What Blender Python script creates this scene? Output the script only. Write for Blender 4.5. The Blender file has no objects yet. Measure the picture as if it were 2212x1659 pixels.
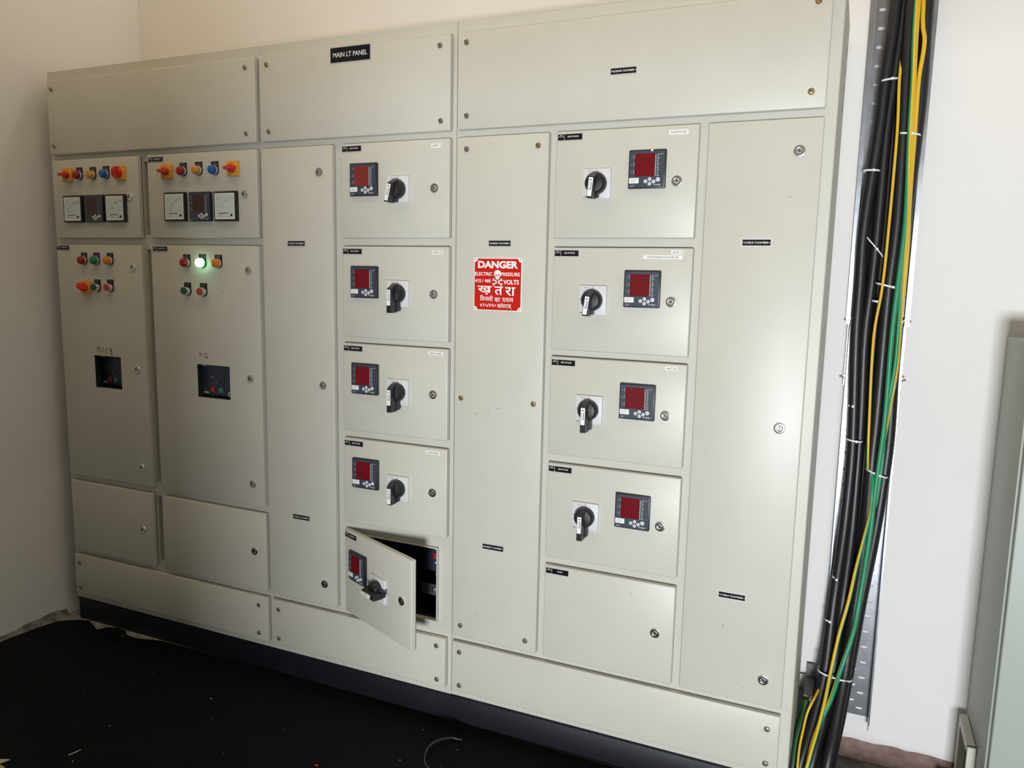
import bpy, bmesh, math, random
from mathutils import Vector, Matrix
R = math.radians
C = bpy.context.scene.collection
scene = bpy.context.scene
random.seed(7)

# ------------------------------------------------------------------ camera
cam_d = bpy.data.cameras.new('camera')
cam = bpy.data.objects.new('camera', cam_d); C.objects.link(cam)
FPX, YAW, PITCH, ROLL = 1682.05, 0.412952, 0.140053, 0.020744
cam_d.sensor_width = 36.0
cam_d.lens = 36.0 * FPX / 2212.0
cam_d.clip_start = 0.05
f_ = Vector((-math.sin(YAW)*math.cos(PITCH), math.cos(YAW)*math.cos(PITCH), -math.sin(PITCH)))
r_ = Vector((math.cos(YAW), math.sin(YAW), 0.0)); u_ = r_.cross(f_)
r2 = math.cos(ROLL)*r_ + math.sin(ROLL)*u_; u2 = -math.sin(ROLL)*r_ + math.cos(ROLL)*u_
cam.matrix_world = Matrix(((r2.x, u2.x, -f_.x, 3.109675), (r2.y, u2.y, -f_.y, -2.007760),
                           (r2.z, u2.z, -f_.z, 1.424354), (0, 0, 0, 1)))
scene.camera = cam

# ------------------------------------------------------------------ light and exposure
scene.view_settings.view_transform = 'Standard'
scene.view_settings.look = 'None'
scene.view_settings.gamma = 1.0
scene.view_settings.use_curve_mapping = False
scene.view_settings.exposure = 0.0
w = bpy.data.worlds.new('world'); scene.world = w; w.use_nodes = True
w.node_tree.nodes['Background'].inputs[0].default_value = (0.94, 1.0, 0.96, 1)
w.node_tree.nodes['Background'].inputs[1].default_value = 0.42

def area(name, loc, target, sx, sy, power, col, spread=180):
    d = bpy.data.lights.new(name, 'AREA'); d.shape = 'RECTANGLE'; d.size = sx; d.size_y = sy
    d.energy = power; d.color = col; d.spread = R(spread)
    o = bpy.data.objects.new(name, d); C.objects.link(o); o.location = loc
    o.rotation_euler = (Vector(target)-Vector(loc)).to_track_quat('-Z', 'Y').to_euler()
    return o
area('daylight_outside_doorway', (3.75, -5.5, 0.30), (3.4, -3, 0.75), 0.8, 0.6, 288, (0.95, 1.0, 1.05))
area('warm_fill_over_room', (2.1, -0.7, 3.05), (2.1, 0.1, 1.6), 3.6, 0.25, 13, (1.0, 0.76, 0.46))  # unseen warm fill added overhead, no fixture built
area('wall_fill_above_cabinet', (1.1, 0.36, 2.95), (0.9, -1.0, 1.2), 1.2, 0.08, 2.2, (1.0, 0.92, 0.78))  # added out-of-view fill that brightens the wall above the cabinet

# ------------------------------------------------------------------ materials
def mat(name, col, rough=0.5, metal=0.0, bump=None, var=None, emit=None, spec=None, coat=None):
    m = bpy.data.materials.new(name); m.use_nodes = True
    nt = m.node_tree; b = nt.nodes['Principled BSDF']
    b.inputs['Base Color'].default_value = (*col, 1); b.inputs['Roughness'].default_value = rough
    b.inputs['Metallic'].default_value = metal
    if spec is not None: b.inputs['Specular IOR Level'].default_value = spec
    if coat: b.inputs['Coat Weight'].default_value = coat
    tc = nt.nodes.new('ShaderNodeTexCoord')
    if var:
        sc, amt = var[0], var[1]
        n = nt.nodes.new('ShaderNodeTexNoise'); n.inputs['Scale'].default_value = sc; n.inputs['Detail'].default_value = 5
        nt.links.new(tc.outputs['Object'], n.inputs['Vector'])
        rp = nt.nodes.new('ShaderNodeValToRGB')
        c2 = var[2] if len(var) > 2 else tuple(max(0, c*(1-amt)) for c in col)
        rp.color_ramp.elements[0].color = (*c2, 1); rp.color_ramp.elements[1].color = (*col, 1)
        rp.color_ramp.elements[0].position = var[3] if len(var) > 3 else 0.3
        rp.color_ramp.elements[1].position = var[4] if len(var) > 4 else 0.62
        nt.links.new(n.outputs['Fac'], rp.inputs['Fac']); nt.links.new(rp.outputs['Color'], b.inputs['Base Color'])
    if bump:
        n2 = nt.nodes.new('ShaderNodeTexNoise'); n2.inputs['Scale'].default_value = bump[0]; n2.inputs['Detail'].default_value = 3
        nt.links.new(tc.outputs['Object'], n2.inputs['Vector'])
        bp = nt.nodes.new('ShaderNodeBump'); bp.inputs['Strength'].default_value = bump[1]; bp.inputs['Distance'].default_value = bump[2]
        nt.links.new(n2.outputs['Fac'], bp.inputs['Height']); nt.links.new(bp.outputs['Normal'], b.inputs['Normal'])
    if emit:
        b.inputs['Emission Color'].default_value = (*emit[0], 1); b.inputs['Emission Strength'].default_value = emit[1]
    return m

M = {}
M['paint'] = mat('grey_beige_paint', (0.59, 0.575, 0.505), 0.40, bump=(420, 0.12, 0.0006), var=(9, 0.03))
M['plaster'] = mat('white_wall_plaster', (0.82, 0.80, 0.775), 0.9, bump=(60, 0.15, 0.002), var=(3, 0.03))
M['plaster_left'] = mat('lightened_wall_plaster', (0.86, 0.835, 0.81), 0.9, bump=(60, 0.15, 0.002), var=(2.2, 0.06))  # same plaster, lightened to offset the weaker light on the left wall
M['ceiling'] = mat('ceiling_plaster', (0.8, 0.78, 0.74), 0.9)
M['concrete'] = mat('raw_concrete', (0.30, 0.28, 0.27), 0.95, bump=(40, 0.6, 0.01), var=(25, 0.5, (0.10, 0.095, 0.09), 0.3, 0.7))
M['brick'] = mat('brown_brick_edge', (0.40, 0.27, 0.235), 0.95, bump=(50, 0.7, 0.008), var=(30, 0.5, (0.22, 0.145, 0.125), 0.3, 0.7))
M['cement'] = mat('pale_cement', (0.42, 0.41, 0.40), 0.95, bump=(70, 0.5, 0.005), var=(40, 0.4, (0.2, 0.19, 0.18), 0.3, 0.65))
M['dirty'] = mat('dirty_cement', (0.30, 0.28, 0.265), 0.95, bump=(70, 0.5, 0.004), var=(28, 0.4, (0.12, 0.11, 0.10), 0.35, 0.6))
M['rubber'] = mat('black_rubber_mat', (0.0025, 0.0027, 0.0042), 0.72, bump=(700, 0.35, 0.0008), var=(7, 0.4, (0.0012, 0.0013, 0.0022), 0.35, 0.7), spec=0.16)
M['base_black'] = mat('black_channel_paint', (0.006, 0.007, 0.012), 0.5, bump=(30, 0.3, 0.002), var=(14, 0.5, (0.012, 0.013, 0.018), 0.25, 0.4), spec=0.35)
M['black'] = mat('black_plastic', (0.012, 0.012, 0.013), 0.38)
M['black_matt'] = mat('black_matt', (0.008, 0.008, 0.009), 0.6)
M['dark'] = mat('recess_shade', (0.01, 0.01, 0.01), 0.8)  # near-black standing in for shade inside cut-outs, cell and holes
M['slate'] = mat('slate_blue_plastic', (0.040, 0.052, 0.075), 0.4)
M['red_glass'] = mat('dark_red_display', (0.15, 0.003, 0.008), 0.24)
M['red_dull'] = mat('dull_red_display', (0.045, 0.012, 0.014), 0.3)
M['red_brown'] = mat('faded_red_display', (0.20, 0.025, 0.02), 0.35)
M['white'] = mat('white_print', (0.78, 0.78, 0.78), 0.5)
M['offwhite'] = mat('white_plastic', (0.66, 0.67, 0.68), 0.45)
M['dial'] = mat('meter_dial_white', (0.62, 0.68, 0.67), 0.35)
M['dial_edge'] = mat('meter_bezel_white', (0.80, 0.82, 0.80), 0.3)
M['grey_print'] = mat('grey_print', (0.20, 0.20, 0.20), 0.6)
M['ink'] = mat('black_ink', (0.02, 0.02, 0.022), 0.7)
M['faint'] = mat('faint_print', (0.44, 0.43, 0.38), 0.6)
M['tape'] = mat('white_label_tape', (0.86, 0.85, 0.82), 0.5)
M['alu'] = mat('aluminium_edge', (0.62, 0.61, 0.60), 0.4, metal=0.3)
M['label_black'] = mat('black_label_plate', (0.010, 0.009, 0.010), 0.16)
M['chrome'] = mat('chrome', (0.78, 0.77, 0.75), 0.18, metal=1.0)
M['steel_screw'] = mat('zinc_screw', (0.35, 0.32, 0.26), 0.4, metal=0.8)
M['brass_screw'] = mat('brass_screw', (0.50, 0.36, 0.18), 0.35, metal=0.9)
M['galv'] = mat('galvanised_steel', (0.43, 0.44, 0.47), 0.31, metal=1.0, var=(18, 0.25), bump=(90, 0.1, 0.001))
M['yellow_pl'] = mat('yellow_plastic', (0.80, 0.36, 0.035), 0.45)
M['red_pl'] = mat('red_plastic', (0.62, 0.030, 0.012), 0.35)
M['lens_red'] = mat('red_lens', (0.30, 0.010, 0.012), 0.22)
M['lens_yellow'] = mat('yellow_lens', (0.62, 0.30, 0.05), 0.25)
M['lens_blue'] = mat('blue_lens', (0.015, 0.115, 0.42), 0.22)
M['lens_green'] = mat('green_lens', (0.015, 0.20, 0.085), 0.22)
M['lens_orange'] = mat('orange_lens', (0.72, 0.22, 0.025), 0.25)
M['lens_lit'] = mat('lit_green_lens', (0.2, 0.9, 0.4), 0.3, emit=((0.45, 1.0, 0.62), 9.0))
M['lens_rim'] = mat('lit_green_rim', (0.02, 0.5, 0.12), 0.3, emit=((0.01, 0.9, 0.12), 1.1))
M['btn_green'] = mat('green_button', (0.02, 0.085, 0.05), 0.35)
M['btn_red'] = mat('red_button', (0.48, 0.045, 0.03), 0.35)
M['sign_red'] = mat('sign_red_enamel', (0.56, 0.012, 0.006), 0.25)
M['sign_white'] = mat('sign_white_enamel', (0.88, 0.86, 0.82), 0.3)
M['cable'] = mat('black_cable_sheath', (0.010, 0.009, 0.011), 0.40, bump=(60, 0.15, 0.003))
M['cable_brown'] = mat('brown_black_cable_sheath', (0.022, 0.016, 0.013), 0.45, bump=(60, 0.15, 0.003))
M['wire_yellow'] = mat('yellow_insulation', (0.72, 0.45, 0.02), 0.4)
M['wire_green'] = mat('green_insulation', (0.02, 0.26, 0.115), 0.4)
M['wire_dkgreen'] = mat('dark_green_insulation', (0.012, 0.07, 0.02), 0.45)
M['tie'] = mat('white_nylon', (0.74, 0.75, 0.76), 0.4)
M['cab2'] = mat('grey_green_paint', (0.40, 0.43, 0.39), 0.45, bump=(420, 0.12, 0.0006))
M['blue_breaker'] = mat('dark_blue_breaker', (0.012, 0.018, 0.035), 0.35)
M['blue_light'] = mat('slate_breaker_face', (0.030, 0.040, 0.065), 0.35)
M['teal'] = mat('teal_button', (0.05, 0.20, 0.18), 0.4)
M['red_btn2'] = mat('crimson_button', (0.45, 0.012, 0.015), 0.4)
M['grey_steel'] = mat('dull_steel_plate', (0.16, 0.155, 0.15), 0.5, metal=0.4)
M['wire_dark'] = mat('dark_wire', (0.02, 0.021, 0.022), 0.4)
M['paper'] = mat('paper', (0.55, 0.55, 0.5), 0.8)
M['paper_yellow'] = mat('yellow_paper', (0.45, 0.42, 0.12), 0.8)
M['red_bit'] = mat('red_plastic_bit', (0.55, 0.04, 0.03), 0.5)

# ------------------------------------------------------------------ mesh helpers
class MB:
    """collects shapes into one mesh; local x right, y into the wall, z up"""
    def __init__(s): s.v = []; s.f = []; s.m = []; s.mats = []; s.flat = []
    def mi(s, m):
        if m not in s.mats: s.mats.append(m)
        return s.mats.index(m)
    def add(s, vs, fs, m, T=None):
        o = len(s.v); k = s.mi(m)
        for p in vs:
            p = Vector(p)
            if T is not None: p = T @ p
            s.v.append(tuple(p))
        for f in fs: s.f.append([i+o for i in f]); s.m.append(k)
        return s
    def from_bm(s, bm, m, T=None):
        bm.verts.ensure_lookup_table(); bm.verts.index_update()
        s.add([v.co.copy() for v in bm.verts], [[v.index for v in f.verts] for f in bm.faces], m, T); bm.free(); return s
    def box(s, x0, x1, y0, y1, z0, z1, m, bev=0.0, seg=2, only=None, T=None):
        bm = bmesh.new()
        vs = [bm.verts.new(p) for p in ((x0,y0,z0),(x1,y0,z0),(x1,y1,z0),(x0,y1,z0),(x0,y0,z1),(x1,y0,z1),(x1,y1,z1),(x0,y1,z1))]
        for f in ((0,3,2,1),(4,5,6,7),(0,1,5,4),(1,2,6,5),(2,3,7,6),(3,0,4,7)): bm.faces.new([vs[i] for i in f])
        if bev > 0:
            es = [e for e in bm.edges if only is None or only(e)]
            bmesh.ops.bevel(bm, geom=es, offset=bev, segments=seg, profile=0.5, affect='EDGES')
        return s.from_bm(bm, m, T)
    def front_bevel_box(s, x0, x1, y0, y1, z0, z1, m, bev, seg=3):
        e_ = 1e-6
        def only(e):
            a, b = e.verts[0].co, e.verts[1].co
            front = abs(a.y-y0) < e_ and abs(b.y-y0) < e_
            depth = abs(a.x-b.x) < e_ and abs(a.z-b.z) < e_
            return front or depth
        return s.box(x0, x1, y0, y1, z0, z1, m, bev, seg, only)
    def lathe(s, prof, m, cx=0.0, cz=0.0, seg=28, T=None, cap=True, squash=1.0):
        """profile of (radius, y) turned about the y axis"""
        vs = []; fs = []
        for r, y in prof:
            for i in range(seg):
                a = 2*math.pi*i/seg; vs.append((cx+r*math.cos(a), y, cz+r*math.sin(a)*squash))
        for j in range(len(prof)-1):
            for i in range(seg):
                k = (i+1) % seg; fs.append([j*seg+i, j*seg+k, (j+1)*seg+k, (j+1)*seg+i])
        if cap: fs.append(list(range((len(prof)-1)*seg, len(prof)*seg)))
        return s.add(vs, fs, m, T)
    def prism(s, poly, y0, y1, m, T=None):
        n = len(poly)
        vs = [(x, y0, z) for x, z in poly] + [(x, y1, z) for x, z in poly]
        fs = [list(range(n)), list(range(2*n-1, n-1, -1))] + [[i, (i+1) % n, n+(i+1) % n, n+i] for i in range(n)]
        return s.add(vs, fs, m, T)
    def rect(s, x0, x1, z0, z1, y, m, t=0.0004, T=None):
        return s.prism([(x0,z0),(x1,z0),(x1,z1),(x0,z1)], y-t, y, m, T)
    def text(s, string, x, z, h, y, m, wfit=None, align='C', bold=0.0, T=None, shear=0.0, rot=0.0):
        vs, fs, (w0, w1, z0, z1) = text_geo(string, bold)
        sc = h/max(1e-6, (z1-z0)); sx = sc
        if wfit: sx = wfit/max(1e-6, (w1-w0))
        ox = {'C': -(w0+w1)/2, 'L': -w0, 'R': -w1}[align]; oz = -(z0+z1)/2
        cr, sr = math.cos(rot), math.sin(rot)
        out = []
        for a, b in vs:
            px = (a+ox)*sx + shear*(b+oz)*sc; pz = (b+oz)*sc
            out.append((x+px*cr-pz*sr, y, z+px*sr+pz*cr))
        return s.add(out, fs, m, T)
    def build(s, name, parent=None, loc=(0,0,0), rot=None, smooth=35, label=None):
        me = bpy.data.meshes.new(name); me.from_pydata(s.v, [], s.f)
        for m in s.mats: me.materials.append(M[m])
        me.polygons.foreach_set('material_index', s.m)
        bm = bmesh.new(); bm.from_mesh(me)
        bmesh.ops.recalc_face_normals(bm, faces=bm.faces); bm.to_mesh(me); bm.free()
        me.update()
        if smooth: me.shade_smooth(); me.set_sharp_from_angle(angle=R(smooth))
        return place(name, me, parent, loc, rot, label)

def place(name, me, parent=None, loc=(0,0,0), rot=None, label=None):
    o = bpy.data.objects.new(name, me); C.objects.link(o); o.location = loc
    if rot: o.rotation_euler = rot
    if parent: o.parent = parent
    if label: o['label'] = label
    return o

_tc = {}
def text_geo(string, bold):
    k = (string, bold)
    if k in _tc: return _tc[k]
    cu = bpy.data.curves.new('t', 'FONT'); cu.body = string; cu.size = 1.0; cu.resolution_u = 3; cu.offset = bold
    cu.fill_mode = 'BOTH'
    ob = bpy.data.objects.new('t', cu); C.objects.link(ob)
    bpy.context.view_layer.update()
    dg = bpy.context.evaluated_depsgraph_get()
    me = bpy.data.meshes.new_from_object(ob.evaluated_get(dg))
    vs = [(v.co.x, v.co.y) for v in me.vertices]; fs = [list(p.vertices) for p in me.polygons]
    bpy.data.objects.remove(ob); bpy.data.curves.remove(cu); bpy.data.meshes.remove(me)
    if not vs: vs = [(0,0),(1,0),(1,1)]; fs = [[0,1,2]]
    xs = [a for a, b in vs]; zs = [b for a, b in vs]
    _tc[k] = (vs, fs, (min(xs), max(xs), min(zs), max(zs)))
    return _tc[k]

def catmull(pts, n=8):
    P = [Vector(p) for p in pts]; out = []
    P = [P[0]*2-P[1]] + P + [P[-1]*2-P[-2]]
    for i in range(1, len(P)-2):
        a, b, c, d = P[i-1], P[i], P[i+1], P[i+2]
        for k in range(n):
            t = k/n
            out.append(0.5*((2*b)+(-a+c)*t+(2*a-5*b+4*c-d)*t*t+(-a+3*b-3*c+d)*t*t*t))
    out.append(P[-2]); return out

def tube(mb, pts, r, mats, seg=14, n=6, roll=None):
    """sweep a round section along points; two materials give a striped sheath,
    roll = [(z, degrees)] turns it: at 0 the first colour faces out of the wall"""
    path = catmull(pts, n)
    rings = []; up = Vector((0, -1, 0))
    def rl(z):
        if not roll: return 0.0
        q = sorted(roll)
        if z <= q[0][0]: return R(q[0][1])
        for (a, b), (c, d) in zip(q[:-1], q[1:]):
            if z <= c: return R(b+(d-b)*(z-a)/(c-a))
        return R(q[-1][1])
    for i, p in enumerate(path):
        t = (path[min(i+1, len(path)-1)]-path[max(i-1, 0)]).normalized()
        a = up - t*up.dot(t)
        if a.length < 1e-3: a = Vector((1,0,0)) - t*t.x
        a.normalize(); b = t.cross(a); w_ = rl(p.z)
        rings.append([p + a*r*math.cos(2*math.pi*k/seg+w_) + b*r*math.sin(2*math.pi*k/seg+w_) for k in range(seg)])
    vs = [v for ring in rings for v in ring]
    fA = []; fB = []
    for j in range(len(rings)-1):
        for k in range(seg):
            q = [j*seg+k, j*seg+(k+1) % seg, (j+1)*seg+(k+1) % seg, (j+1)*seg+k]
            (fB if (len(mats) > 1 and seg*.27 <= k < seg*.73) else fA).append(q)
    caps = [list(range(seg))[::-1], [len(vs)-seg+k for k in range(seg)]]
    o = len(mb.v)
    mb.add(vs, fA+caps, mats[0])
    if fB:
        kk = mb.mi(mats[1])
        for f in fB: mb.f.append([i+o for i in f]); mb.m.append(kk)
    return mb

def empty(name, loc, label=None, cat=None, group=None):
    o = bpy.data.objects.new(name, None); C.objects.link(o); o.location = loc; o.empty_display_size = 0.1
    return tag(o, label, cat, group)
def tag(o, label=None, cat=None, group=None, kind=None):
    if label: o['label'] = label
    if cat: o['category'] = cat
    if group: o['group'] = group
    if kind: o['kind'] = kind
    return o
def struct(name, mb, **k): return tag(mb.build(name, **k), kind='structure')

# ------------------------------------------------------------------ the room
FZ = 0.02   # floor level
XA, XB = 2.70, 4.70   # doorway in the unseen wall behind the camera, jambs placed to cut the daylight
def seg_poly_slab(name, poly, z0, z1, m, **k):
    mb = MB(); n = len(poly)
    mb.add([(x,y,z0) for x,y in poly]+[(x,y,z1) for x,y in poly],
           [list(range(n))[::-1], list(range(n,2*n))]+[[i,(i+1)%n,n+(i+1)%n,n+i] for i in range(n)], m)
    return mb.build(name, smooth=0, **k)
fl = MB(); fl.box(-0.6, 3.02, -7.2, 0.8, -0.6, FZ, 'cement'); fl.box(3.02, 6.2, -7.2, -0.50, -0.6, FZ, 'cement')
fl.box(3.02, 6.2, -0.50, 0.36, -0.6, -0.45, 'concrete'); fl.box(3.02, 6.2, 0.36, 0.8, -0.6, -0.062, 'concrete')
struct('floor', fl, smooth=0)
# back wall: plaster whose ragged lower edge stops just above a brown brick footing
bw = MB()
xs = [-0.1+0.03*i for i in range(215)]
rag = [0.009 + 0.002*math.sin(x*23)+0.0015*math.sin(x*61+1)+random.uniform(-.0018,.0018) for x in xs]
vs = []; fs = []
for x, z in zip(xs, rag): vs += [(x,0.50,z),(x,0.50,0.06),(x,0.56,z)]
for i in range(len(xs)-1):
    a = 3*i; b = a+3; fs += [[a,b,b+1,a+1],[a,a+2,b+2,b]]
bw.add(vs, fs, 'plaster')
bw.box(-0.1, 6.3, 0.50, 0.70, 0.06, 3.2, 'plaster')
struct('wall_back', bw, smooth=0)
bf = MB(); bf.box(-0.1, 6.3, 0.507, 0.72, -0.07, 0.058, 'brick'); struct('trim_1', bf, smooth=0)
# plastered pilaster between the cabinet side and the cable tray
pl = MB(); pl.box(2.93, 3.098, 0.462, 0.52, 0.19, 3.2, 'plaster', bev=0.022, seg=5); struct('trim_2', pl)
wl = MB(); wl.box(0.07, 0.27, -4.2, 0.60, 0.0, 3.2, 'plaster_left'); struct('wall_left', wl, smooth=0)
# ragged cement fillet at the foot of the left wall
cf = MB(); vs = []; fs = []
ys = [0.02-0.02*i for i in range(80)]
for i, y in enumerate(ys):
    h = 0.026+0.005*math.sin(i*0.35)+random.uniform(-.003,.003); d = 0.014+0.003*math.sin(i*0.25+1)+random.uniform(-.001,.001)
    vs += [(0.27,y,FZ+h),(0.27+d*0.5,y,FZ+h*0.5),(0.27+d,y,FZ+0.004),(0.27+d+0.01,y,FZ+0.0005)]
for i in range(len(ys)-1):
    for k in range(3): a = 4*i+k; fs.append([a,a+4,a+5,a+1])
cf.add(vs, fs, 'dirty'); struct('baseboard_left', cf)
wf = MB(); wf.box(0.07, XA, -3.12, -3.0, 0.0, 3.2, 'plaster'); wf.box(XB, 6.3, -3.12, -3.0, 0.0, 3.2, 'plaster'); wf.box(XA, XB, -3.12, -3.0, 1.20, 3.2, 'plaster')  # lintel of this unseen wall lowered to keep daylight off the upper covers
struct('wall_front_light_mask', wf, smooth=0)
ce = MB(); ce.box(0.0, 6.3, -4.2, 0.6, 3.2, 3.3, 'ceiling'); struct('ceiling', ce, smooth=0)

# ------------------------------------------------------------------ small fittings (each one mesh)
def T_rot(a): return Matrix.Rotation(a, 4, 'Y')
_cache = {}
def fit(key, fn):
    if key not in _cache:
        mb = MB(); fn(mb); o = mb.build('tmp'); _cache[key] = o.data; bpy.data.objects.remove(o)
        _cache[key].name = key if isinstance(key, str) else key[0]
    return _cache[key]

def lock_geo(mb):
    mb.lathe([(0.0140,0.0),(0.0140,-0.0022),(0.0128,-0.0042),(0.0088,-0.0052),(0.0072,-0.0046)], 'chrome', cap=False)
    mb.lathe([(0.0072,-0.0046),(0.0072,0.004)], 'black_matt', cap=True)
    mb.lathe([(0.0040,0.003),(0.0040,-0.0036),(0.0034,-0.0042)], 'chrome', cz=0.0)
    mb.prism([(-.0068,-.0018),(.0068,-.0018),(.0068,.0018),(-.0068,.0018)], -0.0026, 0.002, 'chrome', T=T_rot(0.6))
    mb.lathe([(0.0016,-0.0043),(0.0016,-0.0046)], 'black_matt')
def screw_geo(mn):
    def g(mb):
        mb.lathe([(0.0078,0.0),(0.0078,-0.0018),(0.0060,-0.0036),(0.002,-0.0042)], mn, seg=18)
        mb.box(-0.0065, 0.0065, -0.0046, -0.0036, -0.0008, 0.0008, 'ink', T=T_rot(0.7))
    return g

def meter_geo(display='red_glass', sticker=True, print_='white', faulty=None):
    def g(mb):
        h = 0.048
        mb.front_bevel_box(-h, h, -0.010, 0.0, -h, h, 'black', 0.0025, 2)
        mb.rect(-h+.003, h-.003, -h+.003, h-.003, -0.010, 'slate', 0.0004)
        X = lambda u: -h+0.096*u
        Z = lambda v: h-0.096*v
        mb.rect(X(.175), X(.715), Z(.69), Z(.10), -0.0103, display, 0.0006)
        mb.rect(X(.722), X(.742), Z(.69), Z(.13), -0.0103, 'faint' if display != 'red_dull' else 'grey_print', 0.0006)
        for i in range(12):
            z = Z(.14+.048*i); mb.rect(X(.775), X(.775)+0.0030+0.001*((i*7) % 3), z-.0009, z+.0004, -0.0104, print_, 0.0003)
        mb.text('% LOAD', X(.80), Z(.125), .0022, -0.0109, print_, wfit=.0125, align='L')
        for v in (.19, .385, .58):
            mb.text({.19:'1',.385:'2',.58:'3'}[v], X(.085), Z(v), .0030, -0.0109, print_)
            for k, nm in enumerate(('VLL','A','PF')):
                mb.rect(X(.135), X(.16), Z(v-.045+.035*k)-.0006, Z(v-.045+.035*k)+.0003, -0.0104, print_, 0.0003)
        for (u, v, r, ch) in ((.48,.82,.0047,'<'),(.59,.765,.0047,'^'),(.59,.885,.0047,'v'),(.695,.83,.0047,'>'),(.81,.78,.0056,'<-')):
            mb.lathe([(r,-0.0102),(r,-0.0116),(r*.8,-0.0122)], 'offwhite', cx=X(u), cz=Z(v), seg=20)
            mb.text(ch, X(u), Z(v), .0026, -0.0125, 'ink', wfit=.0036)
        mb.text('Schneider', X(.80), Z(.905), .0028, -0.0109, print_, wfit=.020, bold=.02)
        mb.text('Electric', X(.83), Z(.94), .0014, -0.0109, print_, wfit=.007)
        if sticker:
            mb.rect(X(.03), X(.295), Z(.865), Z(.725), -0.0103, 'tape', 0.0005)
            for k in range(3):
                mb.rect(X(.06), X(.25-.03*k), Z(.765+.03*k)-.0004, Z(.765+.03*k)+.0002, -0.0109, 'grey_print', 0.0002)
        mb.text('PowerLogic', X(.06), Z(.915), .0019, -0.0109, print_, wfit=.013, align='L')
        mb.text('EM6400', X(.06), Z(.95), .0019, -0.0109, print_, wfit=.009, align='L')
        if faulty:  # chipped bezel with a scrap of tape
            mb.rect(X(.60), X(.655), Z(.05), Z(-.005), -0.0107, 'tape', 0.0005)
    return g

def analog_geo(sym, nums):
    def g(mb):
        h = 0.048
        mb.front_bevel_box(-h, h, -0.012, 0.0, -h, h, 'black', 0.002, 2)
        i0, i1 = h-.0062, h-.0125
        mb.prism([(-i0,-i0),(i0,-i0),(i0,i0),(-i0,i0)], -0.0128, -0.0120, 'dial_edge')
        mb.rect(-i1-.002, i1+.004, -i1+.001, i1+.003, -0.0128, 'dial', 0.0005)
        mb.text(sym, -.026, .024, .0066, -0.0137, 'grey_print')
        cx, cz, rr = .031, -.027, .052
        for k, n in enumerate(nums):
            a = R(178-88*k/(len(nums)-1))
            mb.text(n, cx+(rr-.003)*math.cos(a)+.001, cz+(rr-.003)*math.sin(a)+.002, .0042, -0.0137, 'grey_print')
        for k in range(21):
            a = R(180-90*k/20)
            T = Matrix.Translation((cx+(rr+.003)*math.cos(a), 0, cz+(rr+.003)*math.sin(a))) @ Matrix.Rotation(-a, 4, 'Y')
            mb.box(-.0012, .0012, -.0136, -.0133, -.0002, .0002, 'ink', T=T)
        mb.rect(-.022, .016, -.0232, -.0212, -0.0133, 'ink', 0.0005)
        mb.lathe([(.0042,-.0128),(.0042,-.0145),(.003,-.0152)], 'black', cx=.029, cz=-.029, seg=18)
        mb.text('~ 50Hz', -.018, -.031, .0030, -0.0137, 'grey_print')
        mb.text('JL', .012, -.035, .0046, -0.0137, 'grey_print', bold=.02)
    return g

def rotary_geo(long, ang=0.0, scale=1.0):
    """moulded case breaker door handle: grey plate, black dome, deep lever with a white strip"""
    def g(mb):
        mb.front_bevel_box(-.0375, .0375, -.009, 0, -.0385, .0385, 'offwhite', .0012, 2)
        mb.rect(-.024, -.012, .0325, .0332, -.009, 'ink', .0003)
        mb.rect(-.0006, .0006, .0295, .0355, -.009, 'ink', .0003)
        mb.text('O', -.0335, .002, .005, -.0094, 'grey_print'); mb.rect(-.0355, -.032, -.0105, -.0098, -.009, 'grey_print', .0003)
        mb.text('RESET', -.0355, -.034, .0030, -.0094, 'ink', align='L', wfit=.012, bold=.02)
        T = Matrix.Rotation(ang, 4, 'Y')
        mb.lathe([(.0285,-.009),(.0285,-.020),(.0270,-.026),(.0225,-.031),(.012,-.033)], 'black', T=T, seg=40)
        bot = -.056 if long else -.041
        top = .028 if long else .0265
        # lever: deep bar, shoulders slope back at the top
        yz = [(-.009, top-.001), (-.030, top), (-.052, top-.012), (-.055, top-.013), (-.057, bot+.002), (-.055, bot), (-.024, bot), (-.012, bot+.018)]
        hw = .0072
        n = len(yz)
        vs = [(-hw, y, z) for y, z in yz] + [(hw, y, z) for y, z in yz]
        mb.add(vs, [list(range(n)), list(range(2*n-1, n-1, -1))]+[[i,(i+1)%n,n+(i+1)%n,n+i] for i in range(n)], 'black', T)
        # flared foot under the dome
        mb.prism([(-hw,-.020),(.0125,-.020),(.0115,bot+.004),(-hw,bot+.004)], -.026, -.012, 'black', T)
        s0, s1 = top-.016, (bot+.022 if long else bot+.004)
        mb.prism([(-.0056,s1),(.0056,s1),(.0056,s0),(-.0056,s0)], -.0585, -.0560, 'tape', T)
        mb.prism([(-.0028,s0-.008),(.0028,s0-.008),(0,s0-.0035)], -.0588, -.0584, 'ink', T)
        for (a0,a1,b0,b1) in ((-.0030,-.0024,s0-.030,s0-.013),(.0014,.0030,s0-.030,s0-.013),(-.0030,.0030,s0-.0308,s0-.0295),(-.003,.003,s0-.0136,s0-.013)):
            mb.prism([(a0,b0),(a1,b0),(a1,b1),(a0,b1)], -.0588, -.0584, 'ink', T)
    return g

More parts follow.
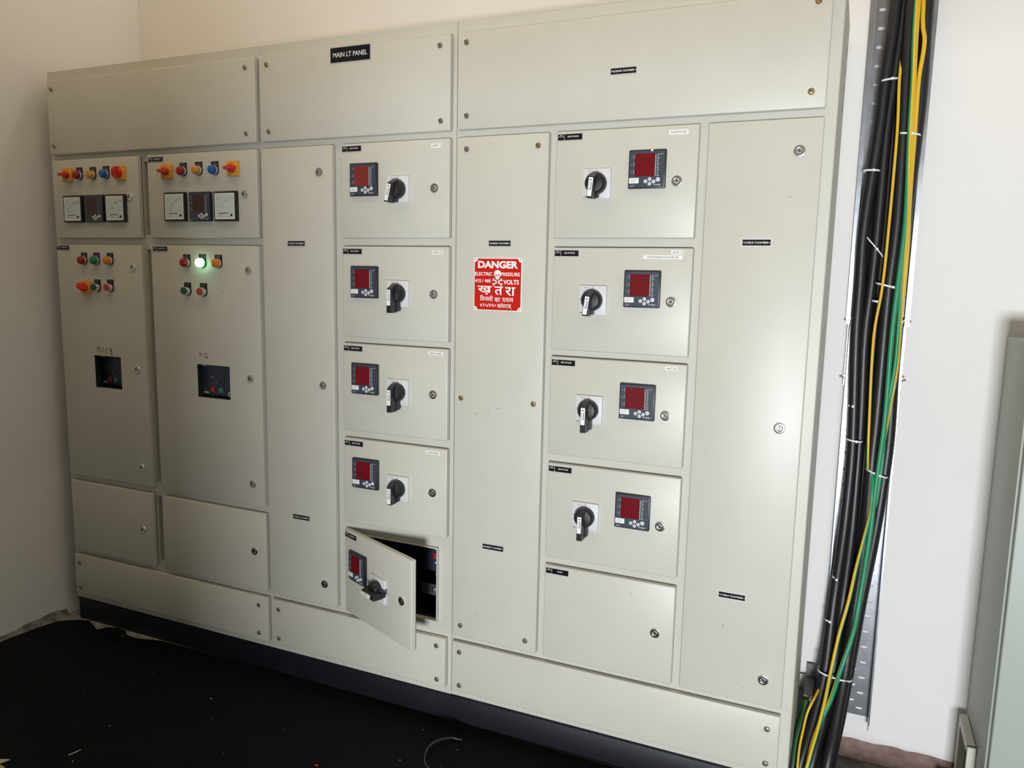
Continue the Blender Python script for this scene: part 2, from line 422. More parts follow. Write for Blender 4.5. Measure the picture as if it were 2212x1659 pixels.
def selector_geo(ang):
    def g(mb):
        mb.front_bevel_box(-.024, .024, -.010, 0, -.024, .024, 'yellow_pl', .0015, 2)
        mb.text('0', 0, .019, .005, -.0104, 'grey_print'); mb.text('I', .019, 0, .0045, -.0104, 'grey_print')
        mb.rect(-.017, -.004, -.0205, -.0185, -.010, 'red_pl', .0003); mb.rect(.002, .015, -.0205, -.0185, -.010, 'faint', .0003)
        T = T_rot(ang)
        mb.lathe([(.0145,-.010),(.0145,-.016),(.0120,-.0185),(.004,-.019)], 'red_pl', T=T, seg=32)
        # thin lever fin
        pts = []
        for k in range(13):
            a = math.pi*k/12; pts.append((.0205*math.cos(a), -.014-.026*math.sin(a)**.7))
        n = len(pts); hw = .0042
        vs = [(x, y, -hw) for x, y in pts]+[(x, y, hw) for x, y in pts]
        mb.add(vs, [list(range(n)), list(range(2*n-1, n-1, -1))]+[[i,(i+1)%n,n+(i+1)%n,n+i] for i in range(n)], 'red_pl', T)
    return g

def legend(mb, txts):
    mb.prism([(-.0155,-.006),(.0155,-.006),(.0155,.028),(-.0155,.028)], -.0016, 0, 'black_matt')
    mb.lathe([(.0165,0),(.0165,-.0035),(.0155,-.0042)], 'black_matt')
    for t, z in txts: mb.text(t, 0, z, .0030, -.0020, 'faint', wfit=min(.026, .0034*len(t)))
def lamp_geo(lens, txts, lit=False):
    def g(mb):
        legend(mb, txts)
        mb.lathe([(.0152,-.003),(.0152,-.0075),(.0146,-.0085)], 'lens_rim' if lit else 'alu', cap=False)
        mb.lathe([(.0146,-.0075),(.0146,-.017),(.0132,-.0215),(.0100,-.0240),(.0045,-.0252)], lens)
    return g
def push_geo(cap_, txts):
    def g(mb):
        legend(mb, txts)
        mb.lathe([(.0150,-.003),(.0150,-.0050),(.0138,-.0150),(.0132,-.0170),(.0124,-.0172)], 'chrome', cap=False)
        mb.lathe([(.0124,-.0165),(.0124,-.0215),(.0112,-.0225),(.004,-.0228)], cap_)
    return g
def plate_geo(w_, h_, txt, th=.0042, star=True, gloss='label_black'):
    def g(mb):
        mb.rect(-w_/2-.0022, w_/2+.0022, -h_/2-.0022, h_/2+.0022, 0, 'alu', .0010)
        mb.rect(-w_/2, w_/2, -h_/2, h_/2, -.0010, gloss, .0004)
        mb.text(txt, 0, 0, th, -.0018, 'white', wfit=w_*.86, bold=.012)
        if star:
            for sx in (-1, 1): mb.lathe([(.0011,-.0014),(.0011,-.0019)], 'white', cx=sx*w_*.465, seg=8)
    return g
def feeder_plate_geo(code, txt):
    def g(mb):
        w_, h_ = .068, .0155
        mb.rect(-w_/2-.002, w_/2+.002, -h_/2-.002, h_/2+.002, 0, 'alu', .0010)
        mb.rect(-w_/2, w_/2, -h_/2, h_/2, -.0010, 'label_black', .0004)
        mb.rect(-w_/2+.0175, -w_/2+.0185, -h_/2, h_/2, -.0012, 'alu', .0004)
        mb.rect(-w_/2, -w_/2+.0178, .0006, .0016, -.0012, 'alu', .0004)
        mb.text(code, -w_/2+.009, .0046, .0032, -.0018, 'white', wfit=.008, bold=.02)
        mb.text(txt, .0085, .001, .0040, -.0018, 'white', wfit=.030 if len(txt) > 7 else .016, bold=.02)
    return g
def tape_geo(w_, h_, txt, tilt=0.0):
    def g(mb):
        T = T_rot(tilt)
        mb.rect(-w_/2, w_/2, -h_/2, h_/2, 0, 'tape', .0005, T=T)
        mb.text(txt, 0, 0, h_*.50, -.0009, 'ink', wfit=w_*.80, T=T)
    return g

# ------------------------------------------------------------------ the switchboard, in three bolted sections
class Box:
    """local frame of one door: sub-parts placed by world x, z on the door face"""
    def __init__(s, cab, name, x0, x1, z0, z1, hole=None, label=None, t=0.019, bev=0.0032, rot=None):
        mb = MB(); s.x0, s.z0 = x0, z0; w_, h_ = x1-x0, z1-z0
        if hole:
            a0, a1, b0, b1 = hole[0]-x0, hole[1]-x0, hole[2]-z0, hole[3]-z0
            bm = bmesh.new()
            for (xa,xb,za,zb) in ((0,a0,0,h_),(a1,w_,0,h_),(a0,a1,0,b0),(a0,a1,b1,h_)):
                pass
            xs_ = [0,a0,a1,w_]; zs_ = [0,b0,b1,h_]; vv = {}
            for yy in (0, t):
                for i in range(4):
                    for j in range(4): vv[(yy,i,j)] = bm.verts.new((xs_[i], yy, zs_[j]))
            for i in range(3):
                for j in range(3):
                    if i == 1 and j == 1: continue
                    for yy in (0, t): bm.faces.new([vv[(yy,i,j)],vv[(yy,i+1,j)],vv[(yy,i+1,j+1)],vv[(yy,i,j+1)]])
            def side(p, q): bm.faces.new([vv[(0,*p)],vv[(0,*q)],vv[(t,*q)],vv[(t,*p)]])
            for k in range(3):
                side((k,0),(k+1,0)); side((k,3),(k+1,3)); side((0,k),(0,k+1)); side((3,k),(3,k+1))
            inner = []
            for (pp, qq) in (((1,1),(2,1)),((1,2),(2,2)),((1,1),(1,2)),((2,1),(2,2))):
                A, B_ = vv[(0,*pp)].co, vv[(0,*qq)].co
                bm.faces.new([vv[(0,*pp)], vv[(0,*qq)], vv[(t,*qq)], vv[(t,*pp)]])
                inner.append((A.copy(), B_.copy()))
            bmesh.ops.recalc_face_normals(bm, faces=bm.faces)
            def edge_outer(e):
                a, b = e.verts[0].co, e.verts[1].co
                onx = lambda c: abs(c.x) < 1e-6 or abs(c.x-w_) < 1e-6
                onz = lambda c: abs(c.z) < 1e-6 or abs(c.z-h_) < 1e-6
                if a.y < 1e-6 and b.y < 1e-6:
                    return (abs(a.x-b.x) < 1e-6 and onx(a)) or (abs(a.z-b.z) < 1e-6 and onz(a))
                return False
            bmesh.ops.bevel(bm, geom=[e for e in bm.edges if edge_outer(e)], offset=bev*0.8, segments=2, profile=.5, affect='EDGES')
            mb.from_bm(bm, 'paint')
            for A, B_ in inner:   # near-black faces paint the shade inside the cut-out, behind a thin lip
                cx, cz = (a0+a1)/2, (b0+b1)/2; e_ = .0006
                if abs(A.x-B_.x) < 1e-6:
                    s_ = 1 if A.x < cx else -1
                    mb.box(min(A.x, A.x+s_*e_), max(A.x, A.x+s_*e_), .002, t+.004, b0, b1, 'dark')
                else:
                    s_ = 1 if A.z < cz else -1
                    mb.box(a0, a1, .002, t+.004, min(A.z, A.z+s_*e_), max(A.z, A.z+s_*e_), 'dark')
        else:
            mb.front_bevel_box(0, w_, 0, t-.0035, 0, h_, 'paint', bev)
            mb.box(.0025, w_-.0025, t-.0036, t, .0025, h_-.0025, 'black_matt')   # gasket strip, kept black to draw the shadow gap behind the sheet
        base = cab.location
        s.o = mb.build(name, cab, (x0-base.x, -base.y, z0-base.z), rot, label=label)
        s.w, s.h = w_, h_
    def put(s, name, key, fn, x, z, label=None, y=0.0):
        return place(name, fit(key, fn), s.o, (x-s.x0, y, z-s.z0), None, label)
    def lock(s, x, z): return s.put('door_lock', 'door_lock', lock_geo, x, z)
    def screw(s, x, z, brass=False):
        return s.put('screw', 'screw_brass' if brass else 'screw', screw_geo('brass_screw' if brass else 'steel_screw'), x, z)

def cabinet(label, x0, x1, z1=2.118):
    c = empty('switchgear_cabinet', ((x0+x1)/2, 0.02, 0.113), label, 'electrical cabinet', 'bolted sections of the main switchboard')
    return c
CY = 0.42
# ---- left section
cabA = cabinet('left section of the beige switchboard, with analogue meters and a lit green lamp', .352, 1.334)
o_ = cabA.location; ox, oy, oz = o_
def holed_plate(mb, x0, x1, z0, z1, y0, y1, holes, m, off):
    xs_ = sorted({x0, x1, *[h[0] for h in holes], *[h[1] for h in holes]}); zs_ = sorted({z0, z1, *[h[2] for h in holes], *[h[3] for h in holes]})
    bm = bmesh.new(); vv = {}
    def V(x, y, z):
        k = (round(x,5), round(y,5), round(z,5))
        if k not in vv: vv[k] = bm.verts.new((x-off[0], y-off[1], z-off[2]))
        return vv[k]
    def inside(i, j):
        if not (0 <= i < len(xs_)-1 and 0 <= j < len(zs_)-1): return False
        cx, cz = (xs_[i]+xs_[i+1])/2, (zs_[j]+zs_[j+1])/2
        return not any(h[0] < cx < h[1] and h[2] < cz < h[3] for h in holes)
    for i in range(len(xs_)-1):
        for j in range(len(zs_)-1):
            if not inside(i, j): continue
            a, b_, c, d_ = xs_[i], xs_[i+1], zs_[j], zs_[j+1]
            for y in (y0, y1): bm.faces.new([V(a,y,c), V(b_,y,c), V(b_,y,d_), V(a,y,d_)])
            for (p, q, ii, jj) in (((a,c),(a,d_),i-1,j),((b_,c),(b_,d_),i+1,j),((a,c),(b_,c),i,j-1),((a,d_),(b_,d_),i,j+1)):
                if not inside(ii, jj): bm.faces.new([V(p[0],y0,p[1]), V(q[0],y0,q[1]), V(q[0],y1,q[1]), V(p[0],y1,p[1])])
    return mb.from_bm(bm, m)
slots = [(.806,.840,1.535,1.785),(.806,.840,.640,1.485),(.806,.840,.340,.590)]
cuts = [(.470,.690,.950,1.120),(.995,1.200,.960,1.112)]
fr = MB(); holed_plate(fr, .343, 1.334, .113, 2.118, .020, .060, slots+cuts, 'paint', (ox, oy, oz))
fr.box(.343-ox, 1.334-ox, .060-oy, CY-oy, .113-oz, 2.118-oz, 'paint')
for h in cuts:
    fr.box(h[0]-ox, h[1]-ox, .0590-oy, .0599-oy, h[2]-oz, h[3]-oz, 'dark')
    for xx in (h[0], h[1]-.001): fr.box(xx-ox, xx+.001-ox, .0205-oy, .059-oy, h[2]-oz, h[3]-oz, 'dark')  # dark skins on the sides paint the shade within the cut
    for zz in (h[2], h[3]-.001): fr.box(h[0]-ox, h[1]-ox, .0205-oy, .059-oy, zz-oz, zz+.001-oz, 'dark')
fr.build('frame', cabA, smooth=0)
GX = [.3658,.8001,.8460,1.3248,1.3442,1.6167,1.6508,2.0221,2.0453,2.3226,2.3447,2.7218,2.7441,3.0090]
ZR = [(.1396,.3013),(.3216,.6002),(.6251,.9005),(.9265,1.2016),(1.2213,1.4987),(1.5229,1.8021),(1.8222,2.0826)]

d = Box(cabA, 'top_cover', GX[0]-.004, GX[3], *ZR[6])
for x, z in ((.386,2.052),(1.287,2.053),(1.286,1.851),(.385,1.853)): d.screw(x, z)
d = Box(cabA, 'bottom_cover', GX[0]-.004, GX[3], *ZR[0])
for x, z in ((.389,.267),(.387,.165),(1.287,.2685),(1.2855,.1665)): d.screw(x, z)
dM1 = Box(cabA, 'metering_door', GX[0], GX[1], *ZR[5], label='left metering door with dark display')
dM1.lock(.7575, 1.6657)
dM1.put('selector_switch', 'sel0', selector_geo(0), .4535, 1.7475); dM1.put('selector_switch', 'sel90', selector_geo(R(90)), .7210, 1.747, 'selector with lever turned upright')
dM1.put('indicator_lamp', 'lr', lamp_geo('lens_red', [('ON',.0235),('R PHASE',.0185)]), .5112, 1.745, 'red lamp')
dM1.put('indicator_lamp', 'ly', lamp_geo('lens_yellow', [('ON',.0235),('Y PHASE',.0185)]), .5805, 1.744, 'yellow lamp')
dM1.put('indicator_lamp', 'lb', lamp_geo('lens_blue', [('ON',.0235),('B PHASE',.0185)]), .6470, 1.745, 'blue lamp')
volt = analog_geo('V', ['0','100','200','300','400','500']); amp = analog_geo('A', ['0','300','600','900'])
dM1.put('voltmeter', 'volt', volt, .478, 1.626); dM1.put('ammeter', 'amp', amp, .6935, 1.626)
dM1.put('power_meter', 'meter_dull', meter_geo('red_dull', False, 'grey_print'), .5845, 1.626, 'unlit dark display meter')
dM2 = Box(cabA, 'metering_door', GX[2], GX[3], *ZR[5], label='right metering door with red display')
dM2.lock(1.2734, 1.6636)
dM2.put('selector_switch', 'sel0', None, .9405, 1.744); dM2.put('selector_switch', 'sel0', None, 1.2310, 1.744)
dM2.put('indicator_lamp', 'lr', None, 1.012, 1.743, 'red lamp'); dM2.put('indicator_lamp', 'ly', None, 1.0808, 1.7435, 'yellow lamp'); dM2.put('indicator_lamp', 'lb', None, 1.151, 1.7425, 'blue lamp')
dM2.put('voltmeter', 'volt', None, .9765, 1.6265); dM2.put('ammeter', 'amp', None, 1.1985, 1.625)
dM2.put('power_meter', 'meter_nos', meter_geo('red_dull', False), 1.088, 1.6255)
dM2.put('name_plate', 'pm2', feeder_plate_geo('I/C-2', 'METERING'), .887, 1.7865)

dL1 = Box(cabA, 'breaker_door', GX[0], GX[1], ZR[2][0], ZR[4][1], hole=(.5347,.6726,.9756,1.0955), label='door with M.S.C.B written in marker')
for x, z in ((.7566,1.4216),(.7544,1.0590),(.7553,.6960)): dL1.lock(x, z)
dL1.put('name_plate', 'pl1', feeder_plate_geo('I/C-1', '800A ACB'), .401, 1.4875)
dL1.put('indicator_lamp', 'lrs', lamp_geo('lens_red', [('ACB',.0235),('CLOSE ON',.0185)]), .511, 1.4425, 'red lamp')
dL1.put('indicator_lamp', 'lgs', lamp_geo('lens_green', [('ACB',.0235),('OPEN OFF',.0185)]), .576, 1.443, 'green lamp')
dL1.put('indicator_lamp', 'los', lamp_geo('lens_orange', [('ACB',.0235),('TRIP',.0185)]), .645, 1.443, 'orange lamp')
dL1.put('selector_switch', 'selt', selector_geo(R(35)), .5180, 1.3455, 'selector with lever turned aslant')
dL1.put('push_button', 'pbg', push_geo('btn_green', [('START',.022)]), .574, 1.3465, 'green push button')
dL1.put('push_button', 'pbr', push_geo('btn_red', [('STOP',.022)]), .640, 1.3475, 'red push button')
dL2 = Box(cabA, 'breaker_door', GX[2], GX[3], ZR[2][0], ZR[4][1], hole=(1.0407,1.187,.9805,1.095), label='door with D.G written in marker')
for x, z in ((1.2809,1.4194),(1.2782,1.0613),(1.2760,.7006)): dL2.lock(x, z)
dL2.put('name_plate', 'pl2', feeder_plate_geo('I/C-2', '800A ACB'), .891, 1.4865)
dL2.put('indicator_lamp', 'lrs', None, 1.0128, 1.4405, 'red lamp')
dL2.put('indicator_lamp', 'lit', lamp_geo('lens_lit', [('ACB',.0235),('CLOSE ON',.0185)], True), 1.0832, 1.4412, 'green lamp that is lit')
dL2.put('indicator_lamp', 'los', None, 1.1537, 1.4405, 'orange lamp')
dL2.put('push_button', 'pbg', None, 1.012, 1.3455, 'green push button'); dL2.put('push_button', 'pbr', None, 1.084, 1.3450, 'red push button')

# marker writing on the two breaker doors
def strokes(mb, lines, cx, cz, sc, wd=.0016):
    for ln in lines:
        for (a, b) in zip(ln[:-1], ln[1:]):
            p = Vector((a[0], 0, a[1])); q = Vector((b[0], 0, b[1])); dd = (q-p); L = dd.length*sc
            ang = math.atan2(dd.z, dd.x)
            T = Matrix.Translation((cx+p.x*sc, 0, cz+p.z*sc)) @ Matrix.Rotation(-ang, 4, 'Y')
            mb.box(-wd/2, L+wd/2, -.0004, -.0001, -wd/2, wd/2, 'ink', T=T)
def writing(door, lines, x, z, sc):
    mb = MB(); strokes(mb, lines, 0, 0, sc); mb.build('marker_writing', door.o, (x-door.x0, 0, z-door.z0), smooth=0)
writing(dL1, [[(0,0),(.05,.9),(.35,.45),(.65,.9),(.7,.1)], [(.95,.05),(1.02,.1)], [(1.75,.85),(1.45,.8),(1.4,.5),(1.7,.3),(1.7,-.05),(1.35,-.15)], [(2.0,-.1),(2.07,-.05)],
   [(2.95,.75),(2.6,.75),(2.45,.3),(2.55,-.15),(2.95,-.1)], [(3.75,.85),(3.7,-.5)], [(3.75,.85),(4.15,.75),(4.1,.4),(3.75,.25),(4.2,.15),(4.3,-.1),(4.0,-.5),(3.7,-.3)], [(3.85,-.5),(4.4,-.55)]], .5535, 1.111, .0180)
writing(dL2, [[(.1,.1),(.12,.7)], [(-.05,.85),(.45,.8),(.65,.5),(.45,.1)], [(1.05,.0),(1.12,.05)], [(2.35,.75),(1.8,.8),(1.5,.4),(1.65,-.1),(2.2,-.2),(2.35,.1),(1.95,.15)], [(2.3,.2),(2.65,.1)]], 1.0545, 1.1215, .0150)

def acb(cab, x0, x1, z0, z1, dep, label=None):
    """front of an air circuit breaker seen through the door cut-out"""
    mb = MB(); bx = cab.location; y = dep
    mb.front_bevel_box(x0, x1, y, y+.010, z0, z1, 'blue_light', .002, 2)
    w_, h_ = x1-x0, z1-z0
    X = lambda u: x0+w_*u
    Z = lambda v: z1-h_*v
    mb.rect(X(.68), X(.82), Z(.10), Z(-.005), y, 'black', .002)
    mb.rect(X(.745), X(.757), Z(.84), Z(.10), y, 'black', .001)
    mb.rect(X(.03), X(.24), Z(.115), Z(.03), y, 'faint', .001); mb.text('Schneider', X(.135), Z(.072), .0032, y-.0014, 'ink', wfit=w_*.17)
    mb.text('800A', X(.40), Z(.44), .004, y-.0006, 'white', wfit=.010); mb.text('discharged', X(.53), Z(.52), .0026, y-.0006, 'faint', wfit=.012)
    mb.text('OPEN', X(.54), Z(.57), .0026, y-.0006, 'faint', wfit=.006)
    mb.rect(X(.615), X(.67), Z(.60), Z(.50), y, 'black', .001)
    mb.box(X(.365), X(.49), y-.004, y, Z(.875), Z(.73), 'red_btn2'); mb.box(X(.60), X(.715), y-.004, y, Z(.875), Z(.745), 'teal')
    mb.rect(X(.16), X(.29), Z(.925), Z(.895), y, 'white', .001); mb.text('Masterpact', X(.21), Z(.86), .0024, y-.0006, 'faint', wfit=.016)
    mb.rect(X(.86), X(.94), Z(.97), Z(.85), y, 'white', .001); mb.rect(X(.878), X(.922), Z(.94), Z(.88), y-.001, 'black', .0006)
    o = mb.build('circuit_breaker', cab, (-bx.x, -bx.y, -bx.z), label=label)
    return o
acb(cabA, .5050, .6450, .9800, 1.0980, .0400, 'breaker front set deep in its cut-out')
acb(cabA, 1.0225, 1.1790, .9850, 1.1000, .0230)
dL3 = Box(cabA, 'lower_door', GX[0], GX[1]-.004, *ZR[1]); dL3.lock(.7465, .4580)
dL4 = Box(cabA, 'lower_door', GX[2], GX[3], *ZR[1]); dL4.lock(1.2765, .4624)

# ---- middle section, with one open cell
cabB = cabinet('middle section of the beige switchboard, with MAIN LT PANEL plate and a feeder door ajar', 1.335, 2.0335)
ox, oy, oz = cabB.location
fr = MB()
ox0, ox1, oz0, oz1 = 1.668, 1.985, .350, .583       # cell opening
for (a,b,c_,d_) in ((1.335,ox0,.113,2.118),(ox1,2.0335,.113,2.118),(ox0,ox1,.113,oz0),(ox0,ox1,oz1,2.118)):
    fr.box(a-ox, b-ox, .02-oy, .026-oy, c_-oz, d_-oz, 'paint')
fr.box(1.335-ox, 1.660-ox, .026-oy, CY-oy, .113-oz, 2.118-oz, 'paint'); fr.box(1.995-ox, 2.0335-ox, .026-oy, CY-oy, .113-oz, 2.118-oz, 'paint')
fr.box(1.660-ox, 1.995-ox, .026-oy, CY-oy, .113-oz, .335-oz, 'paint'); fr.box(1.660-ox, 1.995-ox, .026-oy, CY-oy, .605-oz, 2.118-oz, 'paint')
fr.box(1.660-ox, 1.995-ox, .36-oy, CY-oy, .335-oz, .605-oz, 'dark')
for (a,b,c_,d_) in ((ox0-.003,ox0,oz0-.003,oz1+.003),(ox1,ox1+.003,oz0-.003,oz1+.003),(ox0,ox1,oz0-.003,oz0),(ox0,ox1,oz1,oz1+.003)):
    fr.box(a-ox, b-ox, .0075-oy, .0199-oy, c_-oz, d_-oz, 'paint')   # gasket flange round the opening
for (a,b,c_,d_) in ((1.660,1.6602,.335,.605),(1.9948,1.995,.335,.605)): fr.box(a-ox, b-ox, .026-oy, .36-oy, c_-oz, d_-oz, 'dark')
fr.box(1.660-ox, 1.995-ox, .03-oy, .36-oy, .335-oz, .3355-oz, 'dark'); fr.box(1.660-ox, 1.995-ox, .03-oy, .36-oy, .6045-oz, .605-oz, 'dark')  # cell walls skinned dark to paint in the interior shade
fr.build('frame', cabB, smooth=0)
ib = MB()   # breaker and busbars inside the open cell
ib.front_bevel_box(1.70, 1.985, .095, .22, .470, .600, 'blue_breaker', .004, 2)
ib.front_bevel_box(1.90, 1.980, .078, .095, .480, .598, 'blue_light', .003, 2)
ib.box(1.937, 1.953, .073, .078, .522, .542, 'red_btn2')
for z in (.5100, .5560): ib.lathe([(.0028,.0775),(.0028,.074),(.0018,.073)], 'white', cx=1.945, cz=z, seg=12)
ib.box(1.812, 1.817, .090, .095, .548, .572, 'faint'); ib.box(1.735, 1.739, .090, .095, .583, .587, 'white'); ib.box(1.760, 1.763, .090, .095, .583, .587, 'white')
ib.build('circuit_breaker', cabB, (-ox,-oy,-oz), label='breaker inside the open cell')
ib = MB(); ib.box(1.88, 1.99, .10, .108, .388, .424, 'grey_steel'); ib.lathe([(.009,.100),(.009,.092),(.006,.090)], 'steel_screw', cx=1.930, cz=.410, seg=6)
ib.lathe([(.004,.091),(.004,.080)], 'chrome', cx=1.930, cz=.410, seg=10); ib.box(1.68, 1.88, .11, .118, .390, .420, 'dark'); ib.box(1.915, 1.985, .13, .20, .44, .469, 'dirty')
ib.build('busbar', cabB, (-ox,-oy,-oz))

d = Box(cabB, 'top_cover', GX[4], GX[7], *ZR[6])
for x, z in ((1.373,2.054),(1.989,2.054),(1.993,1.850),(1.377,1.853)): d.screw(x, z)
d.put('name_plate', 'main_plate', plate_geo(.140, .042, 'MAIN LT PANEL', .0135, False), 1.687, 2.0585, 'plate reading MAIN LT PANEL')
d = Box(cabB, 'bottom_cover', GX[4], GX[7], *ZR[0])
for x, z in ((1.3735,.2686),(1.3733,.1638),(1.991,.2737),(1.9934,.163)): d.screw(x, z)
d = Box(cabB, 'cable_chamber_door', GX[4], GX[5], ZR[1][0], ZR[5][1])
for x, z in ((1.5695,1.7224),(1.5745,1.0615),(1.5705,.3978)): d.lock(x, z)
cc = plate_geo(.0665, .0145, 'CABLE CHAMBER', .0048); bc = plate_geo(.0665, .0145, 'BUSBAR CHAMBER', .0048)
d.put('name_plate', 'cc', cc, 1.477, 1.5065); d.put('name_plate', 'cc', None, 1.4775, .6115)

def feeder(cab, x0, x1, row, code, rating, tape, side, long, ang=0.0, display='red_glass', label=None, rot=None, faulty=None):
    z0, z1 = ZR[row]
    d = Box(cab, 'feeder_door', x0, x1, z0, z1, label=label, rot=rot)
    zc_ = z1
    d.put('name_plate', ('fp', code, rating), feeder_plate_geo(code, rating), x0+.0385, z1-.0155)
    if side == 'L':
        d.put('power_meter', ('pm', display, faulty), meter_geo(display, True, 'white', faulty), x0+.0845, z1-.1075)
        d.put('rotary_switch', ('rs', long, round(ang,3)), rotary_geo(long, ang), x0+.2040, z1-.1385)
        d.lock(x0+.3240, z1-.1375)
    elif side == 'R':
        d.put('power_meter', ('pm', display, faulty), meter_geo(display, True, 'white', faulty), x0+.2510, z1-.1060)
        d.put('rotary_switch', ('rs', long, round(ang,3)), rotary_geo(long, ang), x0+.1185, z1-.1385)
        d.lock(x0+.3275, z1-.1370)
    for (tx, tz, tw, th, tt, ti) in tape:
        d.put('tape_label', ('tp', tt), tape_geo(tw, th, tt, ti), tx, tz, 'tape reading '+tt)
    return d
FX0, FX1 = GX[6], GX[7]
feeder(cabB, FX0, FX1, 5, 'O/G-1', '125A 3P MCCB', [(1.980,1.783,.035,.0115,'UPS-1',0)], 'L', False, R(13), 'red_brown', 'feeder door marked UPS-1')
feeder(cabB, FX0, FX1, 4, 'O/G-2', '125A 3P MCCB', [(1.985,1.482,.036,.0105,'UPS-2',0)], 'L', True, label='feeder door marked UPS-2')
feeder(cabB, FX0, FX1, 3, 'O/G-3', '250A 3P MCCB', [(1.982,1.1875,.050,.0100,'APFC PANEL',0)], 'L', True, label='feeder door marked APFC PANEL')
feeder(cabB, FX0, FX1, 2, 'O/G-4', '250A 3P MCCB', [(1.9745,.8860,.050,.0100,'FLOOR PANEL',0)], 'L', False, label='feeder door marked FLOOR PANEL')
feeder(cabB, FX0, FX1, 1, 'O/G-5', '250A 3P MCCB', [], 'L', True, R(-90), label='feeder door standing ajar', rot=(0,0,R(-23.8)))

# ---- right section
cabC = cabinet('right section of the beige switchboard, widest, with two BUSBAR CHAMBER doors plates and tall CABLE CHAMBER door', 2.034, 3.035)
cabC['label'] = 'right and widest section of the beige switchboard, carrying the tall busbar cover, beside the cables'
ox, oy, oz = cabC.location
fr = MB(); fr.box(2.034-ox, 3.035-ox, .02-oy, CY-oy, .113-oz, 2.118-oz, 'paint', bev=.002, seg=1)
fr.build('frame', cabC)
for i in range(4):
    gh = MB(); gh.lathe([(.0150,0),(.0150,-.0006)], 'faint', T=Matrix.Rotation(R(90),4,'Z')); gh.lathe([(.0125,-.0006),(.0125,-.0009)], 'dark', T=Matrix.Rotation(R(90),4,'Z'))
    gh.build('cable_hole', cabC, (3.0351-ox, .30-oy, 2.018-.046*i-oz))
d = Box(cabC, 'top_cover', GX[8], GX[13], *ZR[6])
for x, z, b in ((2.0725,2.0546,0),(2.0752,1.8592,0),(2.9753,1.8601,1),(2.9779,2.0599,1)): d.screw(x, z, b)
d.put('name_plate', 'bc', bc, 2.522, 1.943)
d = Box(cabC, 'bottom_cover', GX[8], GX[13], *ZR[0])
for x, z in ((2.0718,.2706),(2.0725,.1616),(2.9779,.2606),(2.9798,.164)): d.screw(x, z)
dB = Box(cabC, 'busbar_cover', GX[8], GX[9], ZR[1][0], ZR[5][1])
for x, z, b in ((2.0765,1.7689,0),(2.2927,1.7693,1),(2.0677,1.0621,1),(2.2969,1.0636,1),(2.0742,.3579,0),(2.289,.355,0)): dB.screw(x, z, b)
dB.put('name_plate', 'bc', None, 2.1838, 1.509); dB.put('name_plate', 'bc', None, 2.1797, .623)
PX0, PX1 = GX[10], GX[11]
feeder(cabC, PX0, PX1, 5, 'O/G-6', '125A 3P MCCB', [(2.671,1.7845,.048,.0110,'PUMP ROOM',0)], 'R', False, R(5), label='feeder door marked PUMP ROOM', faulty=1)
feeder(cabC, PX0, PX1, 4, 'O/G-7', '125A 3P MCCB', [(2.6815,1.4880,.031,.0100,'AC1',0),(2.645,1.4755,.101,.0098,'LIGHTING&RAW PAWER DB',0)], 'R', False, R(8), label='feeder door marked AC1')
feeder(cabC, PX0, PX1, 3, 'O/G-8', '250A 3P MCCB', [(2.681,1.190,.031,.0100,'AC2',0)], 'R', True, label='feeder door marked AC2')
feeder(cabC, PX0, PX1, 2, 'O/G-9', '250A 3P MCCB', [], 'R', True, label='feeder door without a tape label')
d = feeder(cabC, PX0, PX1, 1, 'O/G-10', 'VACANT', [], None, False, label='vacant feeder door')
d.lock(2.6725, .4616)
dc = Box(cabC, 'cable_chamber_door', GX[12], GX[13], ZR[1][0], ZR[5][1])
for x, z in ((2.9592,1.7263),(2.9571,1.0597),(2.9602,.3941)): dc.lock(x, z)
dc.put('name_plate', 'cc', None, 2.8743, 1.513); dc.put('name_plate', 'cc', None, 2.8685, .605)

# small scuffs that sit on the paint
def scuffs(door, pts):
    for (x, z, l, a) in pts:
        mb = MB(); mb.box(-l/2, l/2, -.0003, -.00005, -.0007, .0007, 'grey_print')
        mb.build('scuff_mark', door.o, (x-door.x0, 0, z-door.z0), (0, a, 0), smooth=0)
scuffs(dB, [(2.118,1.017,.010,1.0),(2.123,1.022,.006,-.4),(2.156,1.033,.008,-.9),(2.188,1.041,.007,-.2),(2.128,.40,.006,1.3)])
scuffs(dL2, [(1.165,1.346,.014,.7)])
scuffs(d, [(2.60,.560,.007,.6),(2.44,.50,.003,0)])
scuffs(dc, [(2.945,1.62,.005,0),(2.85,.52,.012,1.4),(2.91,.36,.004,0)])

# ---- danger sign on the busbar cover
sg = empty('danger_sign', (2.180, -.0005, 1.3947), 'red and white enamel danger sign with skull on the tall busbar cover', 'sign')
W2, H2 = .0745, .0745
mb = MB(); mb.front_bevel_box(-W2, W2, -.0018, 0, -H2, H2, 'sign_white', .0008, 1)
i_ = .0028; c_ = .0095; pts = []
for (sx, sz, a0) in ((1,1,180),(-1,1,270),(-1,-1,0),(1,-1,90)):
    cx, cz = sx*(W2-i_), sz*(H2-i_)
    for k in range(7):
        a = R(a0+90*k/6) if True else 0
        # concave quarter circle cut round each screw corner
        pts.append((cx+c_*math.cos(a), cz+c_*math.sin(a)) )
